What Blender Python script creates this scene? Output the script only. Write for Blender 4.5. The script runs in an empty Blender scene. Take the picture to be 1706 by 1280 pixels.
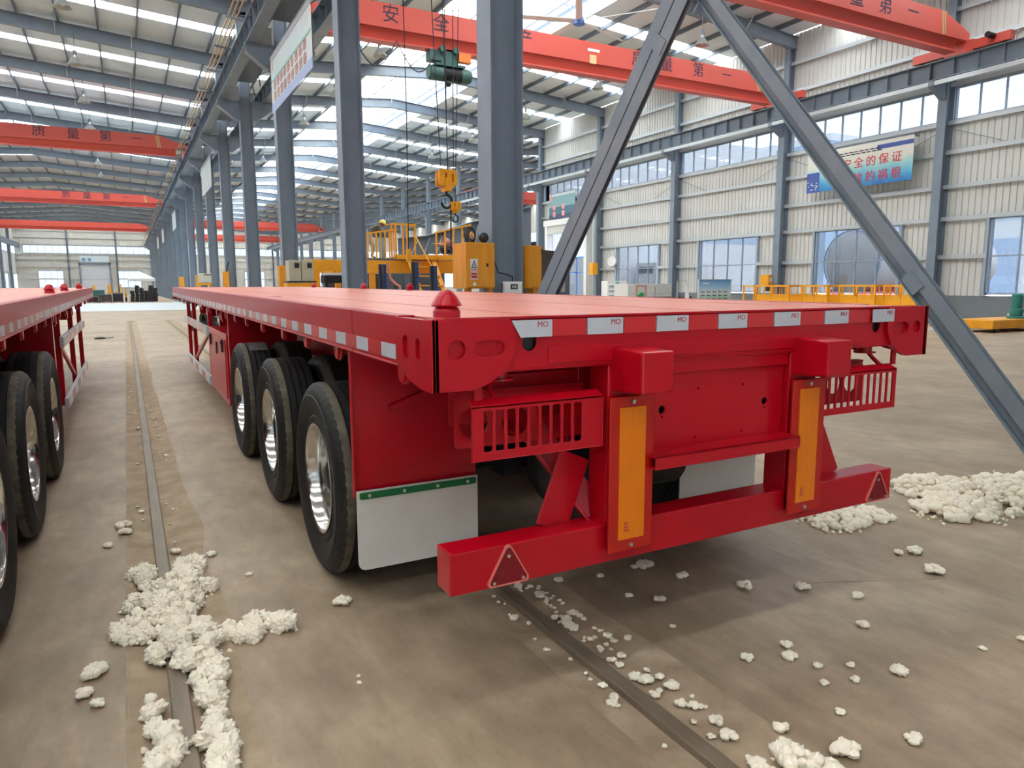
import bpy, bmesh, math, random
from mathutils import Vector, Matrix, geometry, noise

# ------------------------------------------------------------------ camera, sky, exposure
S = bpy.context.scene
COL = S.collection
random.seed(11)
FPX = 1185.09
RIGHT = Vector((0.88069, -0.47368, -0.00386))
DOWN = Vector((-0.06881, -0.11986, -0.99040))
FWD = Vector((0.46867, 0.87250, -0.13815))
cam_d = bpy.data.cameras.new('camera')
cam_d.sensor_width = 36.0
cam_d.lens = FPX / 1706.0 * 36.0
cam_d.clip_start = 0.05
cam_d.clip_end = 600
cam = bpy.data.objects.new('camera', cam_d)
COL.objects.link(cam)
rot = Matrix((RIGHT, -DOWN, -FWD)).transposed()
cam.matrix_world = Matrix.Translation((0, 0, 1.55)) @ rot.to_4x4()
S.camera = cam

w = bpy.data.worlds.new('overcast_sky')
S.world = w
w.use_nodes = True
nt = w.node_tree
nt.nodes.clear()
out = nt.nodes.new('ShaderNodeOutputWorld')
bg = nt.nodes.new('ShaderNodeBackground')
tc = nt.nodes.new('ShaderNodeTexCoord')
sep = nt.nodes.new('ShaderNodeSeparateXYZ')
cr = nt.nodes.new('ShaderNodeValToRGB')
cr.color_ramp.elements[0].position = 0.0
cr.color_ramp.elements[0].color = (0.86, 0.93, 1.0, 1)
cr.color_ramp.elements[1].position = 0.7
cr.color_ramp.elements[1].color = (1.0, 1.0, 1.0, 1)
nt.links.new(tc.outputs['Generated'], sep.inputs[0])
nt.links.new(sep.outputs['Z'], cr.inputs[0])
nt.links.new(cr.outputs[0], bg.inputs['Color'])
bg.inputs['Strength'].default_value = 11.0
nt.links.new(bg.outputs[0], out.inputs[0])
S.view_settings.view_transform = 'Standard'
S.view_settings.look = 'None'
S.view_settings.gamma = 1.0
S.view_settings.exposure = 0.88
S.view_settings.use_curve_mapping = False
S.cycles.max_bounces = 10
S.cycles.diffuse_bounces = 6
S.cycles.glossy_bounces = 4
S.cycles.transmission_bounces = 4
S.cycles.transparent_max_bounces = 12
S.cycles.sample_clamp_indirect = 8.0
S.cycles.use_denoising = True

# ------------------------------------------------------------------ helpers
def lin(r, g, b):
    f = lambda c: (c / 255 / 12.92) if c / 255 <= 0.04045 else ((c / 255 + 0.055) / 1.055) ** 2.4
    return (f(r), f(g), f(b), 1.0)

def mat(name, col, rough=0.6, metal=0.0, spec=0.5, coat=0.0, var=0.0, vscale=3.0, bump=0.0, bscale=20.0,
        col2=None, sheen=0.0, stretch=None, coat_rough=0.1, detail=6.0, lo=0.35, hi=0.65):
    m = bpy.data.materials.new(name)
    m.use_nodes = True
    n = m.node_tree.nodes
    l = m.node_tree.links
    p = n['Principled BSDF']
    p.inputs['Base Color'].default_value = col
    p.inputs['Roughness'].default_value = rough
    p.inputs['Metallic'].default_value = metal
    p.inputs['Specular IOR Level'].default_value = spec
    p.inputs['Coat Weight'].default_value = coat
    p.inputs['Coat Roughness'].default_value = coat_rough
    p.inputs['Sheen Weight'].default_value = sheen
    if var or col2 or bump:
        t = n.new('ShaderNodeTexCoord')
        mp = n.new('ShaderNodeMapping')
        if stretch:
            mp.inputs['Scale'].default_value = stretch
        l.new(t.outputs['Object'], mp.inputs[0])
    if var or col2:
        if not col2:
            col2 = tuple(c * (1 - var) for c in col[:3]) + (1,)
        nz = n.new('ShaderNodeTexNoise')
        nz.inputs['Scale'].default_value = vscale
        nz.inputs['Detail'].default_value = detail
        nz.inputs['Roughness'].default_value = 0.6
        l.new(mp.outputs[0], nz.inputs['Vector'])
        rp = n.new('ShaderNodeValToRGB')
        rp.color_ramp.elements[0].position = lo
        rp.color_ramp.elements[1].position = hi
        rp.color_ramp.elements[0].color = col2
        rp.color_ramp.elements[1].color = col
        l.new(nz.outputs['Fac'], rp.inputs[0])
        l.new(rp.outputs[0], p.inputs['Base Color'])
    if bump:
        nb = n.new('ShaderNodeTexNoise')
        nb.inputs['Scale'].default_value = bscale
        nb.inputs['Detail'].default_value = 4
        l.new(mp.outputs[0], nb.inputs['Vector'])
        b = n.new('ShaderNodeBump')
        b.inputs['Strength'].default_value = bump
        b.inputs['Distance'].default_value = 0.02
        l.new(nb.outputs['Fac'], b.inputs['Height'])
        l.new(b.outputs[0], p.inputs['Normal'])
    return m

def mat_glass(name, tint, gloss=0.06, rough=0.02):
    m = bpy.data.materials.new(name)
    m.use_nodes = True
    n = m.node_tree.nodes
    l = m.node_tree.links
    n.clear()
    o = n.new('ShaderNodeOutputMaterial')
    t = n.new('ShaderNodeBsdfTransparent')
    t.inputs[0].default_value = tint
    g = n.new('ShaderNodeBsdfGlossy')
    g.inputs['Roughness'].default_value = rough
    mx = n.new('ShaderNodeMixShader')
    mx.inputs[0].default_value = gloss
    l.new(t.outputs[0], mx.inputs[1])
    l.new(g.outputs[0], mx.inputs[2])
    l.new(mx.outputs[0], o.inputs[0])
    return m

def mat_frp(name, tint, trans, fac=0.5):
    """translucent roof sheet: part clear, part scattering"""
    m = bpy.data.materials.new(name)
    m.use_nodes = True
    n = m.node_tree.nodes
    l = m.node_tree.links
    n.clear()
    o = n.new('ShaderNodeOutputMaterial')
    t = n.new('ShaderNodeBsdfTransparent')
    t.inputs[0].default_value = tint
    g = n.new('ShaderNodeBsdfTranslucent')
    g.inputs[0].default_value = trans
    mx = n.new('ShaderNodeMixShader')
    mx.inputs[0].default_value = fac
    l.new(t.outputs[0], mx.inputs[1])
    l.new(g.outputs[0], mx.inputs[2])
    l.new(mx.outputs[0], o.inputs[0])
    return m

class MB:
    """collects primitive shapes into one mesh"""
    def __init__(s):
        s.v = []
        s.f = []
        s.fm = []
        s.mi = 0
    def add(s, vs, fs):
        k = len(s.v)
        s.v += [Vector(q) for q in vs]
        for f in fs:
            s.f.append([k + i for i in f])
            s.fm.append(s.mi)
        return s
    def hexa(s, p):
        return s.add(p, [(0, 3, 2, 1), (4, 5, 6, 7), (0, 1, 5, 4), (1, 2, 6, 5), (2, 3, 7, 6), (3, 0, 4, 7)])
    def box(s, x0, x1, y0, y1, z0, z1):
        return s.hexa([(x0, y0, z0), (x1, y0, z0), (x1, y1, z0), (x0, y1, z0), (x0, y0, z1), (x1, y0, z1), (x1, y1, z1), (x0, y1, z1)])
    def bar(s, p, q, w_, h_, up=(0, 0, 1)):
        p, q = Vector(p), Vector(q)
        d = (q - p).normalized()
        u = Vector(up)
        a = d.cross(u)
        if a.length < 1e-5:
            a = d.cross(Vector((1, 0, 0)))
        a.normalize()
        b = a.cross(d).normalized()
        a *= w_ / 2
        b *= h_ / 2
        return s.hexa([p - a - b, p + a - b, q + a - b, q - a - b, p - a + b, p + a + b, q + a + b, q - a + b])
    def cyl(s, p, q, r, n=12, r2=None, caps=True):
        p, q = Vector(p), Vector(q)
        r2 = r if r2 is None else r2
        d = (q - p).normalized()
        a = d.orthogonal().normalized()
        b = d.cross(a)
        vs = []
        for i in range(n):
            t = 2 * math.pi * i / n
            e = a * math.cos(t) + b * math.sin(t)
            vs.append(p + e * r)
            vs.append(q + e * r2)
        fs = [(2 * i, 2 * ((i + 1) % n), 2 * ((i + 1) % n) + 1, 2 * i + 1) for i in range(n)]
        if caps:
            fs.append([2 * i for i in range(n)][::-1])
            fs.append([2 * i + 1 for i in range(n)])
        return s.add(vs, fs)
    def lathe(s, prof, o=(0, 0, 0), axis=(0, 0, 1), n=24, mod=None, close=False):
        o = Vector(o)
        d = Vector(axis).normalized()
        a = d.orthogonal().normalized()
        b = d.cross(a)
        m = len(prof)
        vs = []
        for i in range(n):
            t = 2 * math.pi * i / n
            e = a * math.cos(t) + b * math.sin(t)
            for j, (r, h) in enumerate(prof):
                rr = r + (mod(i, j) if mod else 0)
                vs.append(o + e * rr + d * h)
        fs = []
        for i in range(n):
            i2 = (i + 1) % n
            for j in range(m - 1 if not close else m):
                j2 = (j + 1) % m
                fs.append((i * m + j, i2 * m + j, i2 * m + j2, i * m + j2))
        return s.add(vs, fs)
    def plate(s, outline, o, u, v, t, holes=()):
        """flat polygon (with holes) in the plane o+u,v, extruded by the vector t"""
        o, u, v, t = Vector(o), Vector(u), Vector(v), Vector(t)
        loops = [list(outline)] + [list(h) for h in holes]
        pts = [p for lp in loops for p in lp]
        tris = geometry.tessellate_polygon([[Vector((p[0], p[1], 0)) for p in lp] for lp in loops])
        n = len(pts)
        w0 = [o + u * p[0] + v * p[1] for p in pts]
        w1 = [q + t for q in w0]
        flip = u.cross(v).dot(t) > 0
        fs = []
        for a, b, c in tris:
            A, B, Cc = pts[a], pts[b], pts[c]
            ccw = (B[0] - A[0]) * (Cc[1] - A[1]) - (B[1] - A[1]) * (Cc[0] - A[0]) > 0
            tri = (a, b, c) if ccw else (c, b, a)
            if flip:
                fs.append(tri[::-1])
                fs.append(tuple(n + i for i in tri))
            else:
                fs.append(tri)
                fs.append(tuple(n + i for i in tri[::-1]))
        k = 0
        for lp in loops:
            m = len(lp)
            for i in range(m):
                a, b = k + i, k + (i + 1) % m
                fs.append((a, b, n + b, n + a))
            k += m
        return s.add(w0 + w1, fs)
    def tube(s, path, r, n=8, closed=False):
        path = [Vector(p) for p in path]
        m = len(path)
        vs = []
        prev = None
        for i, p in enumerate(path):
            d = (path[(i + 1) % m] - path[i - 1]) if closed else (path[min(i + 1, m - 1)] - path[max(i - 1, 0)])
            d.normalize()
            a = d.orthogonal().normalized() if prev is None else (prev - d * prev.dot(d)).normalized()
            prev = a
            b = d.cross(a)
            for k in range(n):
                t = 2 * math.pi * k / n
                vs.append(p + (a * math.cos(t) + b * math.sin(t)) * r)
        fs = []
        for i in range(m if closed else m - 1):
            i2 = (i + 1) % m
            for k in range(n):
                k2 = (k + 1) % n
                fs.append((i * n + k, i * n + k2, i2 * n + k2, i2 * n + k))
        if not closed:
            fs.append(list(range(n))[::-1])
            fs.append([(m - 1) * n + k for k in range(n)])
        return s.add(vs, fs)
    def ball(s, c, r, nu=12, nv=8, sc=(1, 1, 1)):
        c = Vector(c)
        vs = [c + Vector((0, 0, r * sc[2]))]
        for j in range(1, nv):
            ph = math.pi * j / nv
            for i in range(nu):
                t = 2 * math.pi * i / nu
                vs.append(c + Vector((r * sc[0] * math.sin(ph) * math.cos(t), r * sc[1] * math.sin(ph) * math.sin(t), r * sc[2] * math.cos(ph))))
        vs.append(c - Vector((0, 0, r * sc[2])))
        fs = [(0, 1 + i, 1 + (i + 1) % nu) for i in range(nu)]
        for j in range(nv - 2):
            for i in range(nu):
                a = 1 + j * nu + i
                b = 1 + j * nu + (i + 1) % nu
                fs.append((a, a + nu, b + nu, b))
        e = len(vs) - 1
        q = 1 + (nv - 2) * nu
        fs += [(e, q + (i + 1) % nu, q + i) for i in range(nu)]
        return s.add(vs, fs)
    def ibeam(s, p, q, h, b, tf=0.02, tw=0.012, up=(0, 0, 1)):
        """I section from p to q, h measured along up"""
        p, q = Vector(p), Vector(q)
        d = (q - p).normalized()
        u = Vector(up)
        u = (u - d * u.dot(d)).normalized()
        for sg in (-1, 1):
            o = u * sg * (h / 2 - tf / 2)
            s.bar(p + o, q + o, b, tf, u)
        s.bar(p, q, tw, h - 2 * tf, u)
        return s
    def shear(s, k):
        for q in s.v:
            q.z += k * q.y
        return s
    def build(s, name, m, parent=None, smooth=False, world=False, bevel=0.0, ang=35, kind=None, mesh_name=None):
        me = bpy.data.meshes.new(mesh_name or name)
        vs = s.v
        if world and parent is not None:
            r = parent
            off = Vector(r.location)
            while r.parent:
                r = r.parent
                off += Vector(r.location)
            vs = [q - off for q in vs]
        me.from_pydata([tuple(q) for q in vs], [], s.f)
        ms = m if isinstance(m, (list, tuple)) else [m]
        for x in ms:
            me.materials.append(x)
        if len(ms) > 1:
            me.polygons.foreach_set('material_index', s.fm)
        me.update()
        if smooth:
            me.polygons.foreach_set('use_smooth', [True] * len(me.polygons))
            try:
                me.set_sharp_from_angle(angle=math.radians(ang))
            except Exception:
                pass
        o = bpy.data.objects.new(name, me)
        COL.objects.link(o)
        if parent is not None:
            o.parent = parent
        if bevel:
            bv = o.modifiers.new('bevel', 'BEVEL')
            bv.width = bevel
            bv.segments = 2
            bv.limit_method = 'ANGLE'
            bv.angle_limit = math.radians(40)
            bv.harden_normals = False
        if kind:
            o['kind'] = kind
        return o

def tag(o, label, cat, group=None):
    o['label'] = label
    o['category'] = cat
    if group:
        o['group'] = group
    return o

def thing(name, label, cat, loc=(0, 0, 0), rz=0.0, group=None):
    o = bpy.data.objects.new(name, None)
    o.empty_display_size = 0.2
    COL.objects.link(o)
    o.location = loc
    o.rotation_euler = (0, 0, rz)
    if cat:
        tag(o, label, cat, group)
    return o

def struct(name, loc=(0, 0, 0)):
    o = bpy.data.objects.new(name, None)
    COL.objects.link(o)
    o.location = loc
    o['kind'] = 'structure'
    return o

def dup(o, loc=None, parent=None, rz=None, scale=None):
    c = o.copy()
    COL.objects.link(c)
    if parent is not None:
        c.parent = parent
    if loc is not None:
        c.location = loc
    if rz is not None:
        c.rotation_euler = (0, 0, rz)
    if scale is not None:
        c.scale = scale
    for ch in list(o.children):
        dup(ch, parent=c)
    return c

def text(name, body, size, o, xd, yd, m, parent=None, world=False, depth=0.003, align='CENTER'):
    cu = bpy.data.curves.new(name, 'FONT')
    cu.body = body
    cu.size = size
    cu.align_x = align
    cu.align_y = 'CENTER'
    cu.extrude = depth
    cu.resolution_u = 3
    t = bpy.data.objects.new(name, cu)
    COL.objects.link(t)
    bpy.context.view_layer.update()
    dg = bpy.context.evaluated_depsgraph_get()
    me = bpy.data.meshes.new_from_object(t.evaluated_get(dg))
    bpy.data.objects.remove(t)
    xd, yd = Vector(xd).normalized(), Vector(yd).normalized()
    zd = xd.cross(yd)
    M = Matrix((xd, yd, zd)).transposed().to_4x4()
    off = Vector(o)
    if world and parent is not None:
        r = parent
        while r:
            off = off - Vector(r.location)
            r = r.parent
    me.transform(Matrix.Translation(off) @ M)
    me.materials.clear()
    me.materials.append(m)
    ob = bpy.data.objects.new(name, me)
    COL.objects.link(ob)
    ob.parent = parent
    return ob

def circ(cx, cy, r, n=20, ry=None):
    ry = r if ry is None else ry
    return [(cx + r * math.cos(2 * math.pi * i / n), cy + ry * math.sin(2 * math.pi * i / n)) for i in range(n)]

def slot(cx, cy, w_, h_, n=8):
    """rounded slot outline"""
    r = min(w_, h_) / 2
    p = []
    if w_ >= h_:
        for i in range(n + 1):
            t = -math.pi / 2 + math.pi * i / n
            p.append((cx + w_ / 2 - r + r * math.cos(t), cy + r * math.sin(t)))
        for i in range(n + 1):
            t = math.pi / 2 + math.pi * i / n
            p.append((cx - w_ / 2 + r + r * math.cos(t), cy + r * math.sin(t)))
    else:
        for i in range(n + 1):
            t = math.pi * i / n
            p.append((cx + r * math.cos(t), cy + h_ / 2 - r + r * math.sin(t)))
        for i in range(n + 1):
            t = math.pi + math.pi * i / n
            p.append((cx + r * math.cos(t), cy - h_ / 2 + r + r * math.sin(t)))
    return p

def rrect(x0, x1, y0, y1, r, n=4, corners=(1, 1, 1, 1)):
    p = []
    for k, (cx, cy, a) in enumerate(((x1 - r, y0 + r, -90), (x1 - r, y1 - r, 0), (x0 + r, y1 - r, 90), (x0 + r, y0 + r, 180))):
        if corners[k]:
            for i in range(n + 1):
                t = math.radians(a + 90 * i / n)
                p.append((cx + r * math.cos(t), cy + r * math.sin(t)))
        else:
            p.append(((x1, y0), (x1, y1), (x0, y1), (x0, y0))[k])
    return p

ORD = ['nearest', 'second', 'third', 'fourth', 'fifth', 'sixth', 'seventh', 'eighth', 'ninth', 'tenth', 'eleventh', 'twelfth',
       'thirteenth', 'fourteenth', 'fifteenth', 'sixteenth', 'seventeenth', 'eighteenth', 'nineteenth', 'twentieth', 'twenty-first', 'twenty-second', 'twenty-third']
# ------------------------------------------------------------------ materials
M = {}
M['steel'] = mat('grey_blue_steel_paint', lin(124, 137, 152), 0.42, var=0.18, vscale=1.3)
M['steel_dark'] = mat('dark_steel_paint', lin(106, 118, 132), 0.5, var=0.2, vscale=1.0)
M['brace'] = mat('dusty_brace_paint', lin(104, 117, 132), 0.42, col2=lin(130, 137, 142), vscale=2.2, lo=0.3, hi=0.75)
M['galv'] = mat('galvanised', lin(190, 196, 200), 0.4, metal=0.3)
M['roof'] = mat('roof_lining', lin(222, 231, 237), 0.8, var=0.04, vscale=0.8)
M['clad'] = mat('cream_cladding', lin(207, 207, 203), 0.6, var=0.05, vscale=0.6)
M['clad2'] = mat('grey_cladding', lin(196, 196, 190), 0.6)
M['dado'] = mat('grey_dado_render', lin(120, 126, 132), 0.8, var=0.08, vscale=1.5)
M['white'] = mat('white_paint', lin(225, 226, 226), 0.5)
M['frame'] = mat('window_frame', lin(150, 165, 182), 0.45)
M['glass'] = mat_glass('tinted_window_glass', (0.058, 0.066, 0.076, 1))
M['frp'] = mat_frp('roof_light_sheet', (0.72, 0.76, 0.76, 1), (0.9, 0.92, 0.9, 1), 0.35)
M['frp_cream'] = mat_frp('ridge_light_sheet', (0.40, 0.40, 0.36, 1), (0.6, 0.6, 0.54, 1), 0.5)
M['frp_blue'] = mat_frp('ridge_side_sheet', (0.085, 0.1, 0.12, 1), (0.16, 0.18, 0.21, 1), 0.35)
M['crane'] = mat('crane_red', lin(206, 84, 72), 0.4, var=0.08, vscale=0.7)
M['black'] = mat('black_paint', lin(30, 30, 32), 0.5)
M['rubber'] = mat('tyre_rubber', lin(28, 27, 27), 0.6, spec=0.35, col2=lin(38, 36, 34), vscale=5, bump=0.15, bscale=60)
M['rubber_dust'] = mat('tyre_shoulder_rubber', lin(112, 104, 88), 0.8, col2=lin(76, 70, 60), vscale=9, bump=0.2, bscale=60)
M['alu'] = mat('polished_aluminium', lin(214, 212, 208), 0.16, metal=1.0, var=0.1, vscale=4, bump=0.04, bscale=12)
M['red'] = mat('trailer_red', lin(182, 4, 27), 0.32, spec=0.3, coat=0.12, coat_rough=0.1, var=0.1, vscale=3.0, bump=0.03, bscale=9)
M['deck'] = mat('deck_red_sheen', lin(228, 134, 106), 0.32, spec=0.7, col2=lin(220, 112, 88), vscale=2.0, bump=0.12, bscale=40, stretch=(3, 0.5, 1))  # red lightened to salmon: grazing sheen and dust put into the colour
M['tape_white'] = mat('reflective_white', lin(188, 191, 198), 0.3, spec=0.5, var=0.06, vscale=20)
M['tape_red'] = mat('reflective_red', lin(196, 14, 26), 0.28, spec=0.7, coat=0.4)
M['print_red'] = mat('printed_red', lin(170, 20, 40), 0.5)
M['board_red'] = mat('marker_board_red', lin(178, 16, 8), 0.25, spec=0.4, coat=0.2)
M['board_yellow'] = mat('marker_board_yellow', lin(230, 122, 3), 0.25, spec=0.4, coat=0.2, var=0.08, vscale=6, stretch=(8, 8, 0.6))
M['flap'] = mat('white_flap_rubber', lin(214, 210, 204), 0.7, var=0.08, vscale=4)
M['green'] = mat('green_strip', lin(10, 104, 52), 0.5)
M['zinc'] = mat('zinc_screw', lin(200, 200, 195), 0.3, metal=0.9)
M['chassis'] = mat('chassis_black', lin(20, 20, 22), 0.5)
M['rail'] = mat('worn_rail_steel', lin(134, 120, 102), 0.5, metal=0.2, var=0.25, vscale=6, stretch=(4, 0.5, 1))
M['dirt'] = mat('brown_dirt', lin(176, 157, 132), 0.95, col2=lin(150, 130, 106), vscale=5, bump=0.3, bscale=30)
M['fluff'] = mat('white_fluff', lin(252, 242, 220), 0.95, spec=0.1, sheen=0.3, var=0.03, vscale=12, bump=0.25, bscale=120)
M['yellow'] = mat('machine_yellow', lin(240, 164, 20), 0.5, var=0.12, vscale=3)
M['yellow_dull'] = mat('cabinet_yellow', lin(224, 150, 32), 0.55, var=0.16, vscale=4, stretch=(3, 3, 0.5))
M['blue'] = mat('jack_blue', lin(36, 70, 120), 0.5)
M['beige'] = mat('machine_beige', lin(176, 172, 150), 0.6)
M['green_machine'] = mat('hoist_green', lin(58, 104, 98), 0.5, var=0.15, vscale=5)
M['rust'] = mat('rusty_plate', lin(84, 72, 66), 0.8, col2=lin(60, 52, 50), vscale=2)
M['rope'] = mat('wire_rope', lin(70, 70, 74), 0.5, metal=0.5)
M['brass'] = mat('conductor_copper', lin(196, 160, 110), 0.45, metal=0.2)
M['blue_paint'] = mat('door_blue', lin(90, 140, 220), 0.5)
M['out_blue'] = mat('outside_blue', lin(186, 208, 234), 0.6)
M['out_white'] = mat('outside_white', lin(235, 238, 242), 0.6)
M['out_ground'] = mat('outside_concrete', lin(226, 226, 224), 0.9)
M['out_red'] = mat('outside_red', lin(225, 60, 90), 0.6)
M['char_blue'] = mat('stencil_blue_black', lin(52, 40, 66), 0.6)
M['tank'] = mat('tank_white', lin(228, 232, 238), 0.35)

def floor_mat():
    m = bpy.data.materials.new('worn_concrete')
    m.use_nodes = True
    n = m.node_tree.nodes
    l = m.node_tree.links
    p = n['Principled BSDF']
    t = n.new('ShaderNodeTexCoord')
    def nz(scale, detail, st=None):
        mp = n.new('ShaderNodeMapping')
        if st:
            mp.inputs['Scale'].default_value = st
        l.new(t.outputs['Object'], mp.inputs[0])
        x = n.new('ShaderNodeTexNoise')
        x.inputs['Scale'].default_value = scale
        x.inputs['Detail'].default_value = detail
        x.inputs['Roughness'].default_value = 0.65
        l.new(mp.outputs[0], x.inputs['Vector'])
        return x
    a = nz(0.7, 8)
    r1 = n.new('ShaderNodeValToRGB')
    r1.color_ramp.elements[0].position = 0.32
    r1.color_ramp.elements[1].position = 0.66
    r1.color_ramp.elements[0].color = lin(148, 128, 105)
    r1.color_ramp.elements[1].color = lin(182, 164, 141)
    l.new(a.outputs['Fac'], r1.inputs[0])
    b = nz(7, 8, (1.0, 0.35, 1))
    r2 = n.new('ShaderNodeValToRGB')
    r2.color_ramp.elements[0].position = 0.35
    r2.color_ramp.elements[1].position = 0.7
    r2.color_ramp.elements[0].color = (0.72, 0.70, 0.67, 1)
    r2.color_ramp.elements[1].color = (1.08, 1.07, 1.05, 1)
    l.new(b.outputs['Fac'], r2.inputs[0])
    mx = n.new('ShaderNodeMix')
    mx.data_type = 'RGBA'
    mx.blend_type = 'MULTIPLY'
    mx.inputs['Factor'].default_value = 1.0
    l.new(r1.outputs[0], mx.inputs[6])
    l.new(r2.outputs[0], mx.inputs[7])
    c = nz(45, 4)
    r3 = n.new('ShaderNodeValToRGB')
    r3.color_ramp.elements[0].position = 0.28
    r3.color_ramp.elements[1].position = 0.42
    r3.color_ramp.elements[0].color = (0.72, 0.7, 0.68, 1)
    r3.color_ramp.elements[1].color = (1, 1, 1, 1)
    l.new(c.outputs['Fac'], r3.inputs[0])
    m2 = n.new('ShaderNodeMix')
    m2.data_type = 'RGBA'
    m2.blend_type = 'MULTIPLY'
    m2.inputs['Factor'].default_value = 0.6
    l.new(mx.outputs[2], m2.inputs[6])
    l.new(r3.outputs[0], m2.inputs[7])
    l.new(m2.outputs[2], p.inputs['Base Color'])
    rr = n.new('ShaderNodeMapRange')
    rr.inputs[3].default_value = 0.38
    rr.inputs[4].default_value = 0.62
    l.new(b.outputs['Fac'], rr.inputs[0])
    l.new(rr.outputs[0], p.inputs['Roughness'])
    p.inputs['Specular IOR Level'].default_value = 0.35
    bp = n.new('ShaderNodeBump')
    bp.inputs['Strength'].default_value = 0.12
    bp.inputs['Distance'].default_value = 0.02
    l.new(b.outputs['Fac'], bp.inputs['Height'])
    l.new(bp.outputs[0], p.inputs['Normal'])
    return m
M['floor'] = floor_mat()
M['walk'] = mat('pale_floor_paint', lin(186, 194, 198), 0.45, var=0.1, vscale=1.0)

# ------------------------------------------------------------------ building grid
G = lambda n: 9.2 + 7.5 * n            # row of columns between the two bays (and roof frames)
GW = lambda n: 16.85 + 7.5 * n         # columns of the right wall
YB, YE = -20.8, 159.2                  # back and far end of the hall
XL, XC, XR, X3 = -17.5, 4.77, 27.9, 51.5
BAYS = list(range(-4, 20))             # bay n lies between G(n) and G(n+1)
RIDGE_R, RIDGE_L, RIDGE_3 = 16.2, -6.5, 39.8
def roof_z(x):
    """underside of the rafters"""
    if x < XC:
        return 12.2 + 0.075 * (11.25 - abs(x - RIDGE_L))
    if x < XR:
        return 12.2 + 0.078 * (11.6 - abs(x - RIDGE_R))
    return 12.2 + 0.075 * (11.8 - abs(x - RIDGE_3))

# floor with two rail trenches
fl = struct('floor')
m = MB()
RAILS = [(0.075, 0.16), (1.60, 0.18)]
m.box(-30, RAILS[0][0] - 0.17, -30, 170, -0.3, 0.0)
m.box(RAILS[0][0] + 0.19, RAILS[1][0] - 0.17, -30, 170, -0.3, 0.0)
m.box(RAILS[1][0] + 0.26, 60, -30, 170, -0.3, 0.0)
for x0, x1 in ((RAILS[0][0] - 0.17, RAILS[0][0] + 0.19), (RAILS[1][0] - 0.17, RAILS[1][0] + 0.26)):
    m.box(x0, x1, 36.0, 170, -0.3, 0.0)
m.build('concrete_slab', M['floor'], fl)
m = MB()
for i, (x0, x1) in enumerate(((RAILS[0][0] - 0.17, RAILS[0][0] + 0.19), (RAILS[1][0] - 0.17, RAILS[1][0] + 0.26))):
    ny, nx = 160, 8
    vs, fs = [], []
    for j in range(ny + 1):
        for k in range(nx + 1):
            x = x0 + (x1 - x0) * k / nx
            y = -2 + 38.0 * (j / ny) ** 1.6
            z = -0.018 + 0.008 * noise.noise((x * 9, y * 3, i))
            if k == nx:
                x = x1 + (0.05 if y < 6 else 0.02) + (0.05 if y < 6 else 0.03) * noise.noise((y * 1.3, i, 4)) + 0.02 * noise.noise((y * 6, i, 2)); z = 0.0015
            elif k == nx - 1:
                x = x1 + 0.004; z = 0.004
            elif k == 0:
                x = x0 - 0.012 + 0.008 * noise.noise((y * 3, i, 9)); z = 0.0015
            elif k == 1:
                x = x0 + 0.01; z = -0.002
            vs.append((x, y, z))
    for j in range(ny):
        for k in range(nx):
            a = j * (nx + 1) + k
            fs.append((a, a + 1, a + nx + 2, a + nx + 1))
    m.add(vs, fs)
m.build('trench_dirt', M['dirt'], fl, smooth=True, kind='stuff')
m = MB()
m.box(-17, 27.5, 52.0, 76.0, 0.0, 0.004)
m.build('pale_floor_zone', M['walk'], fl)
m = MB()
m.box(15.5, 27.6, 14.2, 19.0, 0.0, 0.004)
m.build('pale_floor_zone', mat('pale_aisle_tone', lin(184, 192, 190), 0.4, col2=lin(170, 164, 150), vscale=0.8), fl)  # paler mottled tone laid over this part of the floor
def tarp(a, b):
    m = MB(); m.bar(a, b, 0.006, 0.002); return m
for a, b in (((3.0, 2.4, 0), (5.2, 1.4, 0)), ((6, 9.0, 0), (16, 5.2, 0))):
    tarp(a, b).build('floor_joint', M['dirt'], fl)

for i, (rx, rw) in enumerate(RAILS):
    t = tag(thing('floor_rail', None, None, (rx, 0, 0)), ('worn steel floor rail running between the two red trailers' if i == 0 else
            'dark steel floor rail running out from under the red trailer, lined with white fluff'), 'rail')
    m = MB()
    m.box(-0.034, 0.034, -2, 35.4, -0.06, 0.012)
    m.build('rail_head', M['rail'], t, bevel=0.006)
    m = MB()
    m.box(-0.06, 0.06, -2, 35.4, -0.07, -0.035)
    m.build('rail_foot', M['rust'], t)

# ------------------------------------------------------------------ roof (part of the setting)
ceil = struct('ceiling')
SPANS = [(XL, RIDGE_L, XC), (XC, RIDGE_R, XR), (XR, RIDGE_3, X3)]
MON = (13.0, 19.4)
def rsheet(x0, x1, y0, y1, name, mt, lift=0.72, th=0.05):
    mm = MB()
    z0, z1 = roof_z(x0 + 1e-4) + lift, roof_z(x1 - 1e-4) + lift
    if name == 'roof_light':        # a thin moulded sheet, ribbed across
        k = 24
        vs = []
        for i in range(k + 1):
            f = i / k
            for y in (y0, y1):
                vs.append((x0 + (x1 - x0) * f, y, z0 + (z1 - z0) * f + 0.02 * (i % 2)))
        mm.add(vs, [(2 * i, 2 * i + 2, 2 * i + 3, 2 * i + 1) for i in range(k)])
    else:
        mm.hexa([(x0, y0, z0), (x1, y0, z1), (x1, y1, z1), (x0, y1, z0), (x0, y0, z0 + th), (x1, y0, z1 + th), (x1, y1, z1 + th), (x0, y1, z0 + th)])
    return mm.build(name, mt, ceil)
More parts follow.
